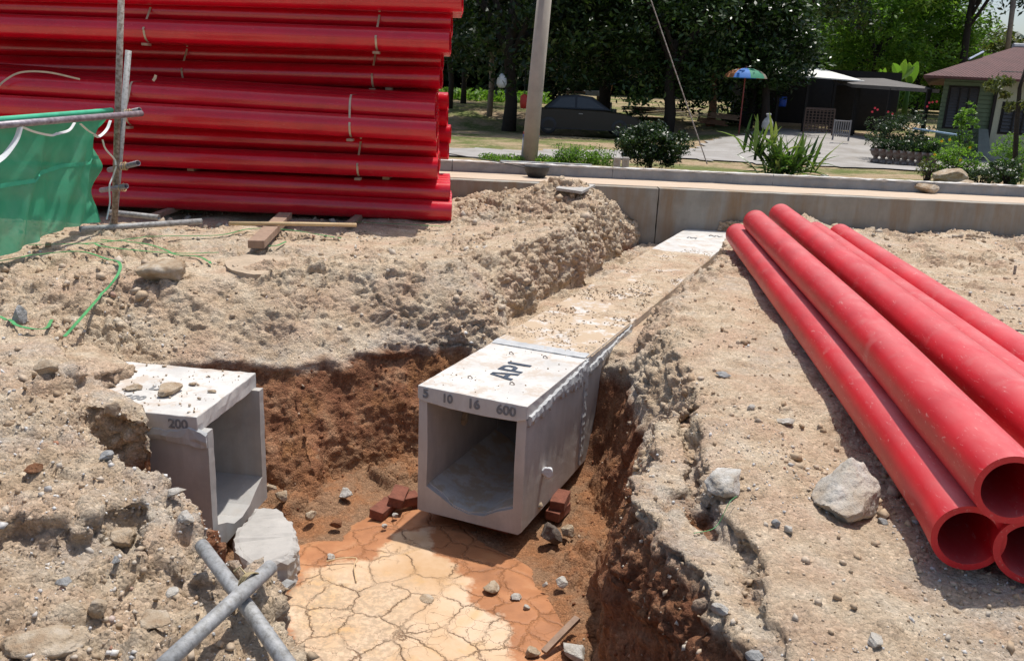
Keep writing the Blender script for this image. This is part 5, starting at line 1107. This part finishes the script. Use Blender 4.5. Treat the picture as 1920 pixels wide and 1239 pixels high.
def strap_plant(px, Y, n, L, label, seed, z0=None):
    p = aty(px, 300, Y); z0 = float(lawn_h(0, Y)) if z0 is None else z0; rng = random.Random(seed); r = empty('strap_leaved_plant', (p.x, Y, z0), label, 'plant'); mb = MB()
    for k in range(n):
        a = rng.uniform(0, 2 * PI); el = math.radians(rng.uniform(5, 80)); l = L * rng.uniform(.65, 1.15); d = Vector((math.cos(a) * math.cos(el), math.sin(a) * math.cos(el) * .7, math.sin(el)))
        b0 = Vector((p.x + rng.gauss(0, .17 * L / .58), Y + rng.gauss(0, .12), z0 + rng.uniform(0, .22))); s = d.cross(Vector((0, 0, 1))).normalized(); wd = rng.uniform(.020, .038); v = []; f = []; m = 7
        for j in range(m):
            t = j / (m - 1); c = b0 + d * l * t + Vector((0, 0, -1)) * l * .30 * t * t * math.cos(el); ww = wd * math.sin(PI * (.12 + .86 * t)) ** .8; nn = s.cross(d).normalized()
            v += [tuple(c - s * ww + nn * ww * .5), tuple(c - nn * .001), tuple(c + s * ww + nn * ww * .5)]
        for j in range(m - 1):
            for q in (0, 1): a_ = j * 3 + q; f.append((a_, a_ + 1, a_ + 4, a_ + 3))
        mb.add(v, f)
    o = mb.build('leaves', leafmat('strap_leaves_%d' % seed, [(0, (.04, .085, .02)), (.6, (.09, .17, .035)), (1, (.26, .30, .10))], .25, .35), r)
    at = o.data.attributes.new('tint', 'FLOAT', 'FACE'); vals = []
    for k in range(n): vals += [rng.random()] * 12
    at.data.foreach_set('value', vals)
    mb = MB()
    for k in range(7): mb.add(*tube([(p.x + rng.gauss(0, .14), Y, z0 - .05), (p.x + rng.gauss(0, .18), Y, z0 + .4)], .014, 6))
    mb.build('stems', L_MID, r)
strap_plant(1478, 13.7, 150, .62, 'clump of long strappy green leaves behind the kerb', 3, .42)
strap_plant(1425, 13.6, 34, .55, 'smaller tall shoot of strappy leaves left of the big clump', 6, .72)
strap_plant(1905, 15.5, 30, .5, 'strappy light leaves at the right edge behind the kerb', 8)
def flowers(parent, pts, mat, r, name='flower'):
    for p in pts:
        mb = MB()
        for k in range(5):
            a = 2 * PI * k / 5 + p[0]; c = Vector(p); d = Vector((math.cos(a), -.4, math.sin(a))) * r; s = Vector((-math.sin(a), 0, math.cos(a))) * r * .45
            mb.add([tuple(c), tuple(c + d * .6 - s), tuple(c + d + Vector((0, -.01, 0))), tuple(c + d * .6 + s)], [(0, 1, 2, 3)])
        mb.build(name, mat, parent)
YF = simple('yellow_petals', (.80, .55, .02), .6, .1, 5, 0, 0); RF = simple('red_petals', (.75, .06, .09), .6, .15, 5, 0, 0); WF = simple('white_petals', (.75, .75, .70), .6, .1, 5, 0, 0)
b = bush('flowering_shrub', 1785, 318, 15.6, .95, .62, 2600, .06, L_LIGHT, 'yellow flowered shrub with thin bare stems behind the kerb', 32, stems=18)
flowers(b, [aty(x_, y_, 15.3) for x_, y_ in ((1780, 262), (1818, 277), (1765, 265), (1752, 290), (1800, 300))], YF, .028)
bush('flowering_shrub', 1740, 322, 15.4, .45, .42, 300, .05, L_OLIVE, 'nearly bare small shrub left of the yellow flowered one', 33, stems=16)
b = bush('flowering_shrub', 1890, 330, 15.2, .75, .42, 1700, .055, L_MID, 'white flowered low shrub at the right edge', 34, stems=12); flowers(b, [aty(x_, y_, 14.9) for x_, y_ in ((1875, 315), (1890, 318), (1912, 308), (1870, 325), (1898, 300))], WF, .022)
bush('low_shrub', 1840, 335, 15.0, .6, .26, 1300, .05, L_DARK, 'low dark ground plant right of the yellow flowered shrub', 35)
b = bush('red_flowering_shrub', 1690, 250, 25, 2.0, 1.35, 4200, .085, L_DARK, 'large shrub with red flowers in front of the lean-to', 36, stems=24)
flowers(b, [aty(x_, y_, 24.4) for x_, y_ in ((1640, 203), (1635, 210), (1673, 214), (1665, 210), (1742, 193), (1748, 192), (1738, 200), (1756, 191), (1645, 206))], RF, .035)
bush('green_shrub', 1808, 255, 23, .7, 1.7, 2000, .08, L_LIGHT, 'upright leafy shrub in front of the house window', 37)
bush('green_shrub', 1750, 262, 23.5, 1.0, .7, 1500, .07, L_LIGHT, 'yellowish bush between the pots and the house', 38)
b = bush('green_shrub', 1905, 285, 20, 1.1, 1.0, 2600, .07, L_LIGHT, 'green garden shrub below the cream wall', 39)
# thin tree at the right edge
p = aty(1908, 320, 16.5); r = empty('young_tree', (p.x, 16.5, .2), 'thin young tree with drooping leaves at the right edge in front of the cream wall', 'tree'); 
MB().add(*tube([(p.x, 16.5, .15), tuple(aty(1906, 240, 16.5)), tuple(aty(1912, 165, 16.5)), tuple(aty(1925, 120, 16.5))], [.05, .045, .035, .02], 8)).build('trunk', BARK, r, True)
rng = np.random.RandomState(4); C, tt = crown_pts(1100, np.array(aty(1912, 165, 16.5)), np.array([.55, .5, .42]), rng, 16, .16); leaves('crown', leaf_quads(C, .12, rng, 0, .3, 1), L_OLIVE, r, rng)
# banana plants
def banana(px, py, Y, n, L, label, seed):
    p = aty(px, py, Y); rng = random.Random(seed); z0 = float(lawn_h(0, Y)); r = empty('banana_plant', (p.x, Y, z0), label, 'banana plant', 'banana plants behind the lean-to')
    MB().add(*tube([(p.x, Y, z0 - .1), (p.x, Y, p.z - L * .4)], [.16, .09], 8)).build('stem', L_LIGHT, r, True)
    for k in range(n):
        a = PI / 2 + (k - (n - 1) / 2) * .55 + rng.uniform(-.2, .2); l = L * rng.uniform(.8, 1.1); b0 = Vector((p.x, Y, p.z - L * .45)); d = Vector((math.cos(a), rng.uniform(-.3, .3), math.sin(a))); s = Vector((-math.sin(a), .3, math.cos(a))); v = []; f = []
        for j in range(8):
            t = j / 7; c = b0 + d * l * t - Vector((0, 0, .25 * l * t * t * abs(math.cos(a)))); ww = .2 * l * math.sin(PI * min(1, .1 + t * .88)) ** .7; v += [tuple(c - s * ww + Vector((0, -.05, 0))), tuple(c), tuple(c + s * ww + Vector((0, -.05, 0)))]
        for j in range(7):
            for q in (0, 1): a_ = j * 3 + q; f.append((a_, a_ + 1, a_ + 4, a_ + 3))
        o = MB().add(v, f).build('leaf', L_LIGHT, r); at = o.data.attributes.new('tint', 'FLOAT', 'FACE'); at.data.foreach_set('value', [.8 if k % 2 else .5] * len(f))
banana(1690, 130, 39, 3, .85, 'banana plant with two upright pale leaves above the lean-to', 1); banana(1707, 140, 40, 2, .9, 'right banana plant above the lean-to', 2); banana(1655, 142, 40, 3, .6, 'smaller banana plant at the end of the shed roof', 3)
# ------------------------------------------------------------ utility pole and wire
r = empty('utility_pole', (aty(990, 305, 16.8).x, 16.8, .2), 'tall concrete utility pole with a blue and red band, behind the kerb', 'utility pole')
POLE = simple('pole_concrete', (.40, .35, .29), .85, .2, 3, .25, .01); a, b = aty(991, 306, 16.8), aty(1032, -120, 16.6)
MB().add(*tube([a - Vector((0, 0, .2)), a.lerp(b, .3), b], [.158, .145, .128], 24)).build('shaft', POLE, r, True)
def band(px0, py0, px1, py1, col, nm):
    p, q = aty(px0, py0, 16.8), aty(px1, py1, 16.8); MB().add(*tube([p, q], .160, 24)).build('painted_band', simple(nm, col, .7, .2, 20, .2, .003), r, True)
band(996.5, 249, 996, 253, (.35, .06, .04), 'band_red'); band(996, 253, 995.6, 258, (.10, .15, .38), 'band_blue')
MB().add(*tube([aty(995.6, 258, 16.8), aty(991, 306, 16.8)], .1585, 24)).build('grey_foot', simple('grey_paint', (.30, .30, .31), .8, .15, 6, .2, .005), r, True)
tag(MB().add(*tube([aty(1326, 308, 14.5), aty(1210, -30, 16)], .010, 6)).build('guy_wire', RUSTY), 'thin guy wire slanting down behind the kerb', 'wire')
tag(MB().add(*tube([aty(1887, 110, 45), aty(1903, -20, 45)], .12, 10)).build('far_pole', BARKL, None, True), 'brownish pole rising behind the roof of the house', 'pole')
for q, (px, col, lb) in enumerate(((1157, ROCKW, 'left white marker block under the round bush'), (1173, ROCKW, 'right white marker block under the round bush'))):
    p = aty(px, 303, 14.6); tag(MB().add(*box(p.x - .055, p.x + .055, 14.55, 14.65, p.z - .14, p.z + .07)).build('marker_block', col, bevel=.008), lb, 'block', 'white blocks behind the kerb')
p0, p1 = aty(938, 303, 14.6), aty(1110, 310, 14.6); tag(MB().add(*box(p0.x, p1.x, 14.55, 14.68, p1.z - .1, p1.z + .01)).build('garden_edging', C_KERB, bevel=.006), 'low concrete edging in the weeds at the foot of the utility pole', 'edging')
# ------------------------------------------------------------ house
HG = simple('green_boards', (.10, .14, .085), .85, .2, 4, .2, .01); HC = simple('cream_render', (.36, .37, .28), .9, .12, 3, .2, .01); HR = simple('maroon_roof', (.095, .038, .034), .8, .3, 2.5, .3, .02, space='pos')
DARK = simple('dark_glass', (.03, .03, .032), .4, .3, 6, 0, 0); DW = simple('dark_boards', (.016, .014, .013), .9, .3, 6, .2, .01)
HY = 27.0
c0 = aty(1757, 235, HY); c1 = aty(1853, 240, HY - .0); c2 = aty(1990, 245, HY - 0)
zb = -.15; zt = aty(1850, 152, HY).z
house = empty('wooden_house', ((c0.x + c2.x) / 2, HY + 2, zb), 'single storey house with green boards, cream wall and maroon roof', 'house')
f_ = (HY + 6.2) / HY
mb = MB().add([(c0.x, HY, zb), (c1.x, HY, zb), (c1.x * f_, HY + 6, zb), (c0.x * f_, HY + 6, zb), (c0.x, HY, zt + .3), (c1.x, HY, zt + .3), (c1.x * f_, HY + 6, zt + .3), (c0.x * f_, HY + 6, zt + .3)], [(3, 2, 1, 0), (4, 5, 6, 7), (0, 1, 5, 4), (1, 2, 6, 5), (2, 3, 7, 6), (3, 0, 4, 7)])
mb.build('boarded_wall', HG, house)
mb = MB(); k = zb
while k < zt: mb.add(*box(c0.x - .01, c1.x, HY - .035, HY - .002, k + .008, min(k + .115, zt))); k += .125
mb.build('weatherboards', HG, house)
a_, b_ = c1.x + .002, c2.x + 3
MB().add([(a_, HY - .1, zb), (b_, HY - .1, zb), (b_ * f_, HY + 6, zb), (a_ * f_ + .01, HY + 6, zb), (a_, HY - .1, zt + .3), (b_, HY - .1, zt + .3), (b_ * f_, HY + 6, zt + .3), (a_ * f_ + .01, HY + 6, zt + .3)], [(3, 2, 1, 0), (4, 5, 6, 7), (0, 1, 5, 4), (1, 2, 6, 5), (2, 3, 7, 6), (3, 0, 4, 7)]).build('cream_wall', HC, house)
MB().add(*box(c1.x - .06, c1.x + .03, HY - .13, HY - .102, zb, zt)).build('corner_trim', DW, house)
def window(x0, x1, z0, z1, y, name='window', bars=9):
    w_ = MB().add(*box(x0 - .06, x1 + .06, y - .02, y - .002, z0 - .06, z1 + .06)).build(name, DW, house)
    MB().add(*box(x0, x1, y - .026, y - .0215, z0, z1)).build('pane', DARK, w_); mb = MB()
    for q in range(bars): zz = z0 + (z1 - z0) * (q + .5) / bars; mb.add([(x0, y - .07, zz - .05), (x1, y - .07, zz - .05), (x1, y - .03, zz + .05), (x0, y - .03, zz + .05), (x0, y - .075, zz - .045), (x1, y - .075, zz - .045), (x1, y - .035, zz + .055), (x0, y - .035, zz + .055)], [(0, 1, 2, 3), (7, 6, 5, 4), (0, 4, 5, 1), (2, 6, 7, 3), (0, 3, 7, 4), (1, 5, 6, 2)])
    mb.build('louvres', simple('louvre_glass', (.045, .045, .048), .5, .3, 5, 0, 0), w_)
    mb = MB()
    for q in (1, 2): xx = x0 + (x1 - x0) * q / 3; mb.add(*box(xx - .02, xx + .02, y - .10, y - .08, z0, z1))
    mb.build('mullions', DW, w_)
p, q = aty(1783, 158, HY), aty(1828, 240, HY); window(p.x, q.x - .15, q.z, p.z - .1, HY - .035, bars=14)
p, q = aty(1880, 195, HY), aty(1925, 250, HY); window(p.x, q.x, q.z, p.z, HY - .10, bars=8)
# roof: one slope towards us with overhanging eave, hipped at the left
e0 = aty(1732, 141, HY - .9); e1 = aty(2070, 159, HY - .9); r0_ = aty(1905, 88, HY + 3.5); r1_ = aty(2090, 96, HY + 3.5); b0 = Vector((e0.x * (HY + 8.6) / (HY - .9), HY + 8, e0.z)); e1.z = e0.z; r1_.z = r0_.z; r1_.x = r0_.x + 6; b1 = Vector((e1.x + 2, HY + 8, e0.z))
rf = []; mbf = MB(); V_ = [e0, e1, r1_, r0_, b0, b1]; V2_ = [q - Vector((0, 0, .07)) for q in V_]
mbf.add([tuple(q) for q in V_ + V2_], [(0, 1, 2, 3), (4, 0, 3), (5, 4, 3, 2), (1, 5, 2), (9, 8, 7, 6), (6, 10, 9), (9, 10, 11, 8), (11, 7, 8), (0, 6, 7, 1), (4, 10, 6, 0), (1, 7, 11, 5), (5, 11, 10, 4)])
roof = mbf.build('roof', HR, house)
mb = MB()
for q in range(46):        # corrugations
    t = q / 46; a = e0.lerp(e1, t); bt = t * (e1.x - e0.x) + e0.x; tx = (bt - e0.x) / (r0_.x - e0.x)
    top = e0.lerp(r0_, tx) if tx < 1 else Vector((bt, r0_.y, r0_.z)); 
    if tx < .05: continue
    top = Vector((bt, e0.y + (r0_.y - e0.y) * min(1, tx), e0.z + (r0_.z - e0.z) * min(1, tx))); mb.add(*tube([Vector((bt, e0.y - .02, e0.z - .016)), top + Vector((0, 0, -.016))], .022, 6))
mb.build('corrugation', HR, roof); MB().add(*tube([r0_ + Vector((-.1, 0, .02)), r1_ + Vector((0, 0, .02))], .09, 8)).build('ridge_cap', simple('grey_flashing', (.35, .36, .38), .5, .2, 5, .1, .003), roof)
mb = MB().add(*tube([r0_.lerp(e0, .55) + Vector((0, 0, .06)), r0_.lerp(e0, .40) + Vector((0, 0, .16))], .035, 5)); mb.build('flashing', simple('pale_flashing', (.45, .5, .6), .5, .2, 5, .1, .003), roof)
# dark green board leaning on the cream wall, blue rail by the pots
p, q = aty(1838, 242, HY - .3), aty(1862, 296, HY - .9); v = [(p.x, HY - .2, p.z), (q.x + .05, HY - .2, p.z), (q.x - .05, HY - .85, q.z + .0), (p.x - .22, HY - .85, q.z)]; v += [(a, b_ - .03, c_) for a, b_, c_ in v]
tag(MB().add(v, [(0, 1, 2, 3), (7, 6, 5, 4), (0, 4, 5, 1), (1, 5, 6, 2), (2, 6, 7, 3), (3, 7, 4, 0)]).build('leaning_board', simple('green_grey_board', (.15, .17, .15), .8, .2, 5, .2, .005)), 'grey-green board leaning against the cream wall', 'board')
# planters
PL = rockmat('planter', (.20, .17, .15), (.10, .045, .03), (.42, .40, .38), 4)
for k_ in range(9):
    px = 1646 + 13.2 * k_; py = 268 + 3.4 * k_; Y = 24.3 - .14 * k_ ; p = aty(px, py, Y); z0 = float(lawn_h(p.x, Y)) + .03; sc = 1.0
    r = empty('planter', (p.x, Y, z0), '%s planter pot from the left in the row before the lean-to' % ('first', 'second', 'third', 'fourth', 'fifth', 'sixth', 'seventh', 'eighth', 'ninth')[k_], 'planter', 'urn planters in a row')
    MB().add(*lathe([(0, 0), (.13, 0), (.12, .05), (.06, .10), (.06, .14), (.12, .20), (.165, .30), (.17, .36), (.15, .37), (.13, .33), (0, .33)], 18, (p.x, Y, z0))).build('pot', PL, r, True)
    rng = np.random.RandomState(k_); C = np.stack([p.x + rng.normal(size=160) * .09, Y + rng.normal(size=160) * .07, z0 + .36 + rng.rand(160) * .28], 1); leaves('foliage', leaf_quads(C, .09, rng, .2), L_DARK if k_ % 2 else L_MID, r, rng)
a, b = aty(1712, 241, 24.5), aty(1800, 254, 24); tag(MB().add(*tube([a, b], .025, 8)).build('blue_rail', simple('blue_paint', (.25, .38, .52), .5, .2, 5, .1, .002)), 'pale blue pipe rail above the planters', 'rail')
# ------------------------------------------------------------ open shed and lean-to
WROOF = simple('white_sheet_roof', (.70, .70, .64), .6, .1, 2, .2, .01); GROOF = simple('grey_sheet_roof', (.12, .11, .10), .8, .3, 3, .3, .01)
SY = 34.0; p0, p1 = aty(1464, 140, SY), aty(1622, 151, SY); gz_ = float(lawn_h(12, SY)) - .1
shed = empty('open_shed', ((p0.x + p1.x) / 2, SY + 1.5, gz_), 'open fronted dark shed with a white sheet roof', 'shed')
v = [(p0.x, SY, p0.z), (p1.x, SY, p1.z - .02), (p1.x - .4, SY + 4, p0.z + .42), (p0.x + .2, SY + 4, p0.z + .45)]; v += [(a, b_, c_ - .04) for a, b_, c_ in v]; B6 = [(0, 1, 2, 3), (7, 6, 5, 4), (0, 4, 5, 1), (1, 5, 6, 2), (2, 6, 7, 3), (3, 7, 4, 0)]
MB().add(v, B6).build('roof', WROOF, shed)
MB().add(*box(p0.x - .8, p1.x - .6, SY + 4.02, SY + 4.3, p0.z + .42, p0.z + .56)).build('ridge_board', DW, shed)
for k_, t in enumerate((.02, .36, .68, .97)):
    xx = p0.x + (p1.x - p0.x) * t; MB().add(*box(xx - .05, xx + .05, SY + .15, SY + .25, gz_, p0.z - .06)).build('post', DW, shed)
MB().add(*box(p0.x - .6, p1.x + 3.2, SY + 4.32, SY + 4.42, gz_, p0.z + .40)).build('back_wall', DW, shed); MB().add(*box(p0.x - .75, p0.x - .62, SY + .8, SY + 4.3, gz_, p0.z)).build('side_wall', DW, shed)
l0, l1 = aty(1598, 158, SY - 1), aty(1762, 168, SY - 4.5); lt = empty('lean_to', ((l0.x + l1.x) / 2, SY - 1, gz_), 'low grey roofed lean-to between the white roofed shed and the house', 'lean-to')
v = [tuple(l0), tuple(l1), (l1.x + .3, SY + 1, l1.z + .42), (l0.x + .6, SY + 3, l0.z + .30)]; v += [(a, b_, c_ - .12) for a, b_, c_ in v]; MB().add(v, B6).build('roof', GROOF, lt)
MB().add(*box(l0.x + .5, l1.x + 1.5, SY + 2.2, SY + 2.3, gz_, l0.z)).build('back_wall', DW, lt)
for xx, yy in ((l0.x + .3, SY - .8), (l1.x - .2, SY - 4.2), ((l0.x + l1.x) / 2, SY - 2.6)): MB().add(*box(xx - .06, xx + .06, yy - .05, yy + .05, gz_, l0.z - .12)).build('post', DW, lt)
tag(MB().add(*lathe([(0, 0), (.17, 0), (.18, .16), (.18, .34), (.16, .37), (0, .37)], 18, tuple(aty(1465, 200, SY + .8)))).build('blue_drum', simple('blue_plastic', (.02, .08, .45), .5, .2, 5, .1, .002), None, True), 'blue plastic drum in the shade at the left of the shed', 'drum')
def panel(px0, py0, px1, py1, Y, n, mat, label, hor=False):
    a, b = aty(px0, py0, Y), aty(px1, py1, Y - .3); r = empty('metal_gate', ((a.x + b.x) / 2, Y, b.z), label, 'gate', 'gate panels leaning by the shed'); mb = MB()
    for q in range(n + 1):
        t = q / n; x_ = a.x + (b.x - a.x) * t; y_ = Y - .3 * t; mb.add(*box(x_ - .018, x_ + .018, y_ - .015, y_ + .015, b.z, a.z - .04))
        if hor: zz = b.z + (a.z - b.z) * t; mb.add([(a.x, Y - .02, zz - .015), (b.x, Y - .32, zz - .015), (b.x, Y - .32, zz + .015), (a.x, Y - .02, zz + .015)], [(0, 1, 2, 3)])
    mb.build('bars', mat, r); mb = MB()
    for zz in (b.z + .08, a.z - .04): mb.add(*tube([(a.x, Y - .01, zz), (b.x, Y - .31, zz)], .025, 6))
    for x_, y_ in ((a.x, Y - .01), (b.x, Y - .31)): mb.add(*tube([(x_, y_, b.z - .12), (x_, y_, a.z)], .03, 6))
    mb.build('frame', mat, r)
GBR = simple('brown_steel', (.07, .045, .035), .8, .3, 9, .2, .003); GGR = simple('dull_steel', (.22, .21, .21), .6, .3, 9, .2, .003)
panel(1512, 202, 1560, 248, 31.5, 8, GBR, 'brown lattice gate panel in front of the shed', True); panel(1566, 224, 1591, 258, 29.5, 7, GGR, 'grey barred gate panel standing on the drive right of the brown one')
# umbrella
p = aty(1397, 147, 32); r = empty('garden_umbrella', (p.x, 32, float(lawn_h(p.x, 32))), 'open umbrella with blue, green, orange and grey panels under the trees', 'umbrella')
cols = [simple('umbrella_' + nm, c_, .7, .15, 5, .1, .003) for nm, c_ in (('orange', (.42, .17, .07)), ('blue', (.03, .16, .50)), ('green', (.03, .22, .12)), ('grey', (.22, .19, .14)))]
for k_ in range(8):
    a0, a1 = PI + k_ * PI / 4, PI + (k_ + 1) * PI / 4; v = []; f = []
    for j in range(5):
        t = j / 4; rr = .78 * math.sin(t * PI / 2 * .92) + .01; zz = .40 * math.cos(t * PI / 2 * .92) - .05
        for a_ in (a0, (a0 + a1) / 2, a1): v.append((p.x + math.cos(a_) * rr, 32 + math.sin(a_) * rr, p.z + zz))
    for j in range(4):
        for q in (0, 1): i_ = j * 3 + q; f.append((i_, i_ + 1, i_ + 4, i_ + 3))
    MB().add(v, f).build('canopy_panel', cols[(0, 1, 2, 3)[k_ % 4]], r, True)
MB().add(*tube([(p.x, 32, p.z + .42), (p.x, 32, float(lawn_h(p.x, 32)))], .025, 8)).build('pole', simple('red_pole', (.25, .05, .04), .6, .1, 5, 0, 0), r)
# sack, planks, clutter
p = aty(1438, 243, 31.5); tag(MB().add(*lathe([(0, 0), (.17, 0), (.21, .10), (.19, .25), (.12, .38), (.05, .44), (.10, .52), (.08, .56), (0, .50)], 14, (p.x, 31.5, p.z))).build('sack', simple('sacking', (.42, .42, .41), .9, .15, 9, .3, .01), None, True), 'tied white sack standing in front of the shed', 'sack')
for k_, (x0, x1, y_, lb) in enumerate(((1308, 1362, 232, 'red-brown plank stack left of the umbrella'), (1330, 1385, 222, 'upper grey plank stack left of the umbrella'))):
    r = empty('plank_stack', aty((x0 + x1) / 2, y_, 35), lb, 'planks'); rng = random.Random(k_)
    for q in range(4): a, b = aty(x0 + rng.uniform(-6, 6), y_ - q * 2.5 - 3, 35 + q * .1), aty(x1 + rng.uniform(-6, 6), y_ + 4 - q * 2.5, 34.6 + q * .1); v, f = ribbon([a, b], .16, .045); MB().add(v, f).build('plank', simple('brown_plank', (.20, .10, .06), .9, .3, 5, .2, .005) if k_ == 0 else WOOD, r)
rng = random.Random(4); r = empty('board_pile', aty(1225, 212, 38), 'long low pile of red, white and dark boards in the yard', 'boards')
for q in range(11):
    a, b = aty(1160 + rng.uniform(0, 30), 200 + q * 1.3, 38 + q * .1 - .6), aty(1290 - rng.uniform(0, 30), 205 + q * 1.1 + rng.uniform(-2, 2), 37.8 + q * .1 - .6); v, f = ribbon([a, b], .2, .04); MB().add(v, f).build('board', (RUSTY, BRICK, ROCKW, DW)[q % 4], r)
tag(MB().add(*box(*(lambda a: (a.x - .40, a.x + .42, 37.6, 38.1, a.z - .02, a.z + .16))(aty(1136, 211, 38)))).add(*box(*(lambda a: (a.x - .14, a.x + .12, 37.7, 38.0, a.z + .163, a.z + .42))(aty(1140, 211, 38)))).build('white_block', ROCKW, bevel=.01), 'white blocks on the ground right of the small table', 'block')
a = aty(1092, 205, 39); r = empty('small_table', (a.x, 39, a.z), 'small rough table with a white sheet folded over its right side', 'table'); za = aty(1092, 172, 39).z
MB().add(*box(a.x - .75, a.x + .72, 38.7, 39.5, za - .06, za)).build('table_top', WOOD, r); 
for xx in (a.x - .68, a.x + .66):
    for yy in (38.75, 39.42): MB().add(*box(xx - .03, xx + .03, yy - .03, yy + .03, float(lawn_h(xx, 39)), za - .061)).build('leg', WOOD, r)
o = MB().add(*box(a.x + .05, a.x + .80, 38.66, 39.54, za + .004, za + .06)).add(*box(a.x + .06, a.x + .79, 38.62, 38.655, za - .16, za + .055)).build('white_sheet', WHITE, bevel=.01); tag(o, 'white sheet folded over the right side of the small table', 'sheet')
tag(MB().add(*tube([aty(1140, 196, 38.5), aty(1148, 160, 38.4), ], .03, 6)).build('orange_stick', simple('orange_stick', (.5, .24, .10), .8, .2, 5, 0, 0)), 'orange-brown stick standing upright beside the small table', 'stick')
p = aty(941, 166, 33); o = MB().add(*lathe([(0, 0), (.12, .03), (.19, .16), (.17, .34), (.10, .46), (.03, .52), (0, .52)], 14, (p.x, 32.4, p.z))).build('white_bag', WHITE, None, True); tag(o, 'white bag hanging in the dark tree left of the utility pole', 'bag')
tag(MB().add(*tube([(p.x, 32.4, p.z + .5), (p.x, 32.4, p.z + 1.6)], .008, 4)).build('bag_cord', BLK), 'cord holding the white bag in the tree', 'cord')
p = aty(982, 204, 31.6); tag(MB().add(*lathe([(0, 0), (.12, .02), (.15, .2), (.14, .42), (.06, .5), (0, .5)], 12, (p.x, 31.6, p.z))).build('red_bag', simple('red_bag', (.45, .03, .02), .6, .2, 5, .1, .003), None, True), 'red bag half hidden behind the utility pole', 'bag')
tag(MB().add(*tube([(p.x, 31.6, p.z + .48), (p.x, 31.6, p.z + 1.5)], .008, 4)).build('bag_cord', BLK), 'cord holding the red bag behind the utility pole', 'cord')
# ------------------------------------------------------------ dark car under the trees
CARP = simple('black_paint', (.010, .010, .012), .35, .2, 3, 0, 0, 0); GLASS, gt_, gb_ = M('car_glass'); gb_.inputs['Base Color'].default_value = (.05, .055, .06, 1); gb_.inputs['Roughness'].default_value = .12
cz = aty(1090, 252, 33).z; cx = aty(1090, 252, 33).x; car = empty('parked_car', (cx, 33, cz), 'black saloon car parked under the trees facing right', 'car'); Lc, Wc = 4.2, 1.66
def sec(prof, hw, y): return [(cx + a, y, cz + b_) for a, b_ in prof]
body = [(-2.1, .32), (-2.1, .62), (-2.02, .80), (-1.72, .90), (-1.0, .93), (.72, .90), (1.5, .82), (1.95, .70), (2.1, .52), (2.08, .28), (1.75, .20), (-1.8, .20)]
n = len(body); v = []; wid = [(-.83, 0), (-.75, .0), (.75, 0), (.83, 0)]
for q, (yy, _) in enumerate(((-.80, 0), (-.83, 0), (.83, 0), (.80, 0))):
    for a, b_ in body: sc = .97 if q in (0, 3) else 1; v.append((cx + a * sc, 33 + yy * (1.0 if q in (1, 2) else 1.02), cz + .2 + (b_ - .2) * sc))
f = [tuple(range(n)), tuple(range(4 * n - 1, 3 * n - 1, -1))] + [(q * n + k, (q + 1) * n + k, (q + 1) * n + (k + 1) % n, q * n + (k + 1) % n) for q in range(3) for k in range(n)]
MB().add(v, f).build('body', CARP, car, bevel=.02)
cab = [(-1.45, .92), (-.95, 1.36), (-.3, 1.43), (.25, 1.38), (1.0, .91)]; n = len(cab); v = [(cx + a, 33 - .74 + .13 * (b_ - .92) / .5, cz + b_) for a, b_ in cab] + [(cx + a, 33 + .74 - .13 * (b_ - .92) / .5, cz + b_) for a, b_ in cab]
MB().add(v, [tuple(range(n)), tuple(range(2 * n - 1, n - 1, -1))] + [(k, n + k, n + (k + 1) % n, (k + 1) % n) for k in range(n)]).build('cabin', CARP, car, bevel=.015)
def glass(pts, name): MB().add([(cx + a, 33 - .752 + .13 * (b_ - .92) / .5, cz + b_) for a, b_ in pts] + [(cx + a, 33 - .745 + .13 * (b_ - .92) / .5, cz + b_) for a, b_ in pts], [tuple(range(len(pts))), tuple(range(2 * len(pts) - 1, len(pts) - 1, -1))] + [(k, len(pts) + k, len(pts) + (k + 1) % len(pts), (k + 1) % len(pts)) for k in range(len(pts))]).build(name, GLASS, car)
glass([(-1.2, .97), (-.88, 1.29), (-.35, 1.35), (-.35, .97)], 'rear_side_window'); glass([(-.27, .97), (-.27, 1.35), (.2, 1.31), (.75, .97)], 'front_side_window')
MB().add([(cx + .30, 32.40, cz + 1.37), (cx + .30, 33.6, cz + 1.37), (cx + .99, 33.68, cz + .935), (cx + .99, 32.32, cz + .935), (cx + .31, 32.40, cz + 1.36), (cx + .31, 33.6, cz + 1.36), (cx + 1.0, 33.68, cz + .925), (cx + 1.0, 32.32, cz + .925)], [(0, 1, 2, 3), (7, 6, 5, 4), (0, 4, 5, 1), (1, 5, 6, 2), (2, 6, 7, 3), (3, 7, 4, 0)]).build('windscreen', GLASS, car)
for xx in (-1.28, 1.32):
    for yy in (-.74, .74):
        w_ = MB().add(*[(lambda vv, ff: ([(cx + xx + a * 1, 33 + yy + c_, cz + .31 + b_) for a, b_, c_ in vv], ff))(*lathe([(.19, -.09), (.29, -.09), (.31, -.06), (.31, .06), (.29, .09), (.19, .09)], 22))][0]).build('wheel', BLK, car, True)
        MB().add(*[(lambda vv, ff: ([(cx + xx + a, 33 + yy + c_, cz + .31 + b_) for a, b_, c_ in vv], ff))(*lathe([(0, -.07), (.19, -.07), (.19, .07), (0, .07)], 18))][0]).build('rim', STEEL, w_, True)
MB().add(*box(cx + 2.03, cx + 2.09, 32.3, 32.55, cz + .52, cz + .64)).build('headlight', GLASS, car); MB().add(*box(cx - .2, cx - .05, 32.14, 32.17, cz + .75, cz + .78)).build('door_handle', STEEL, car)
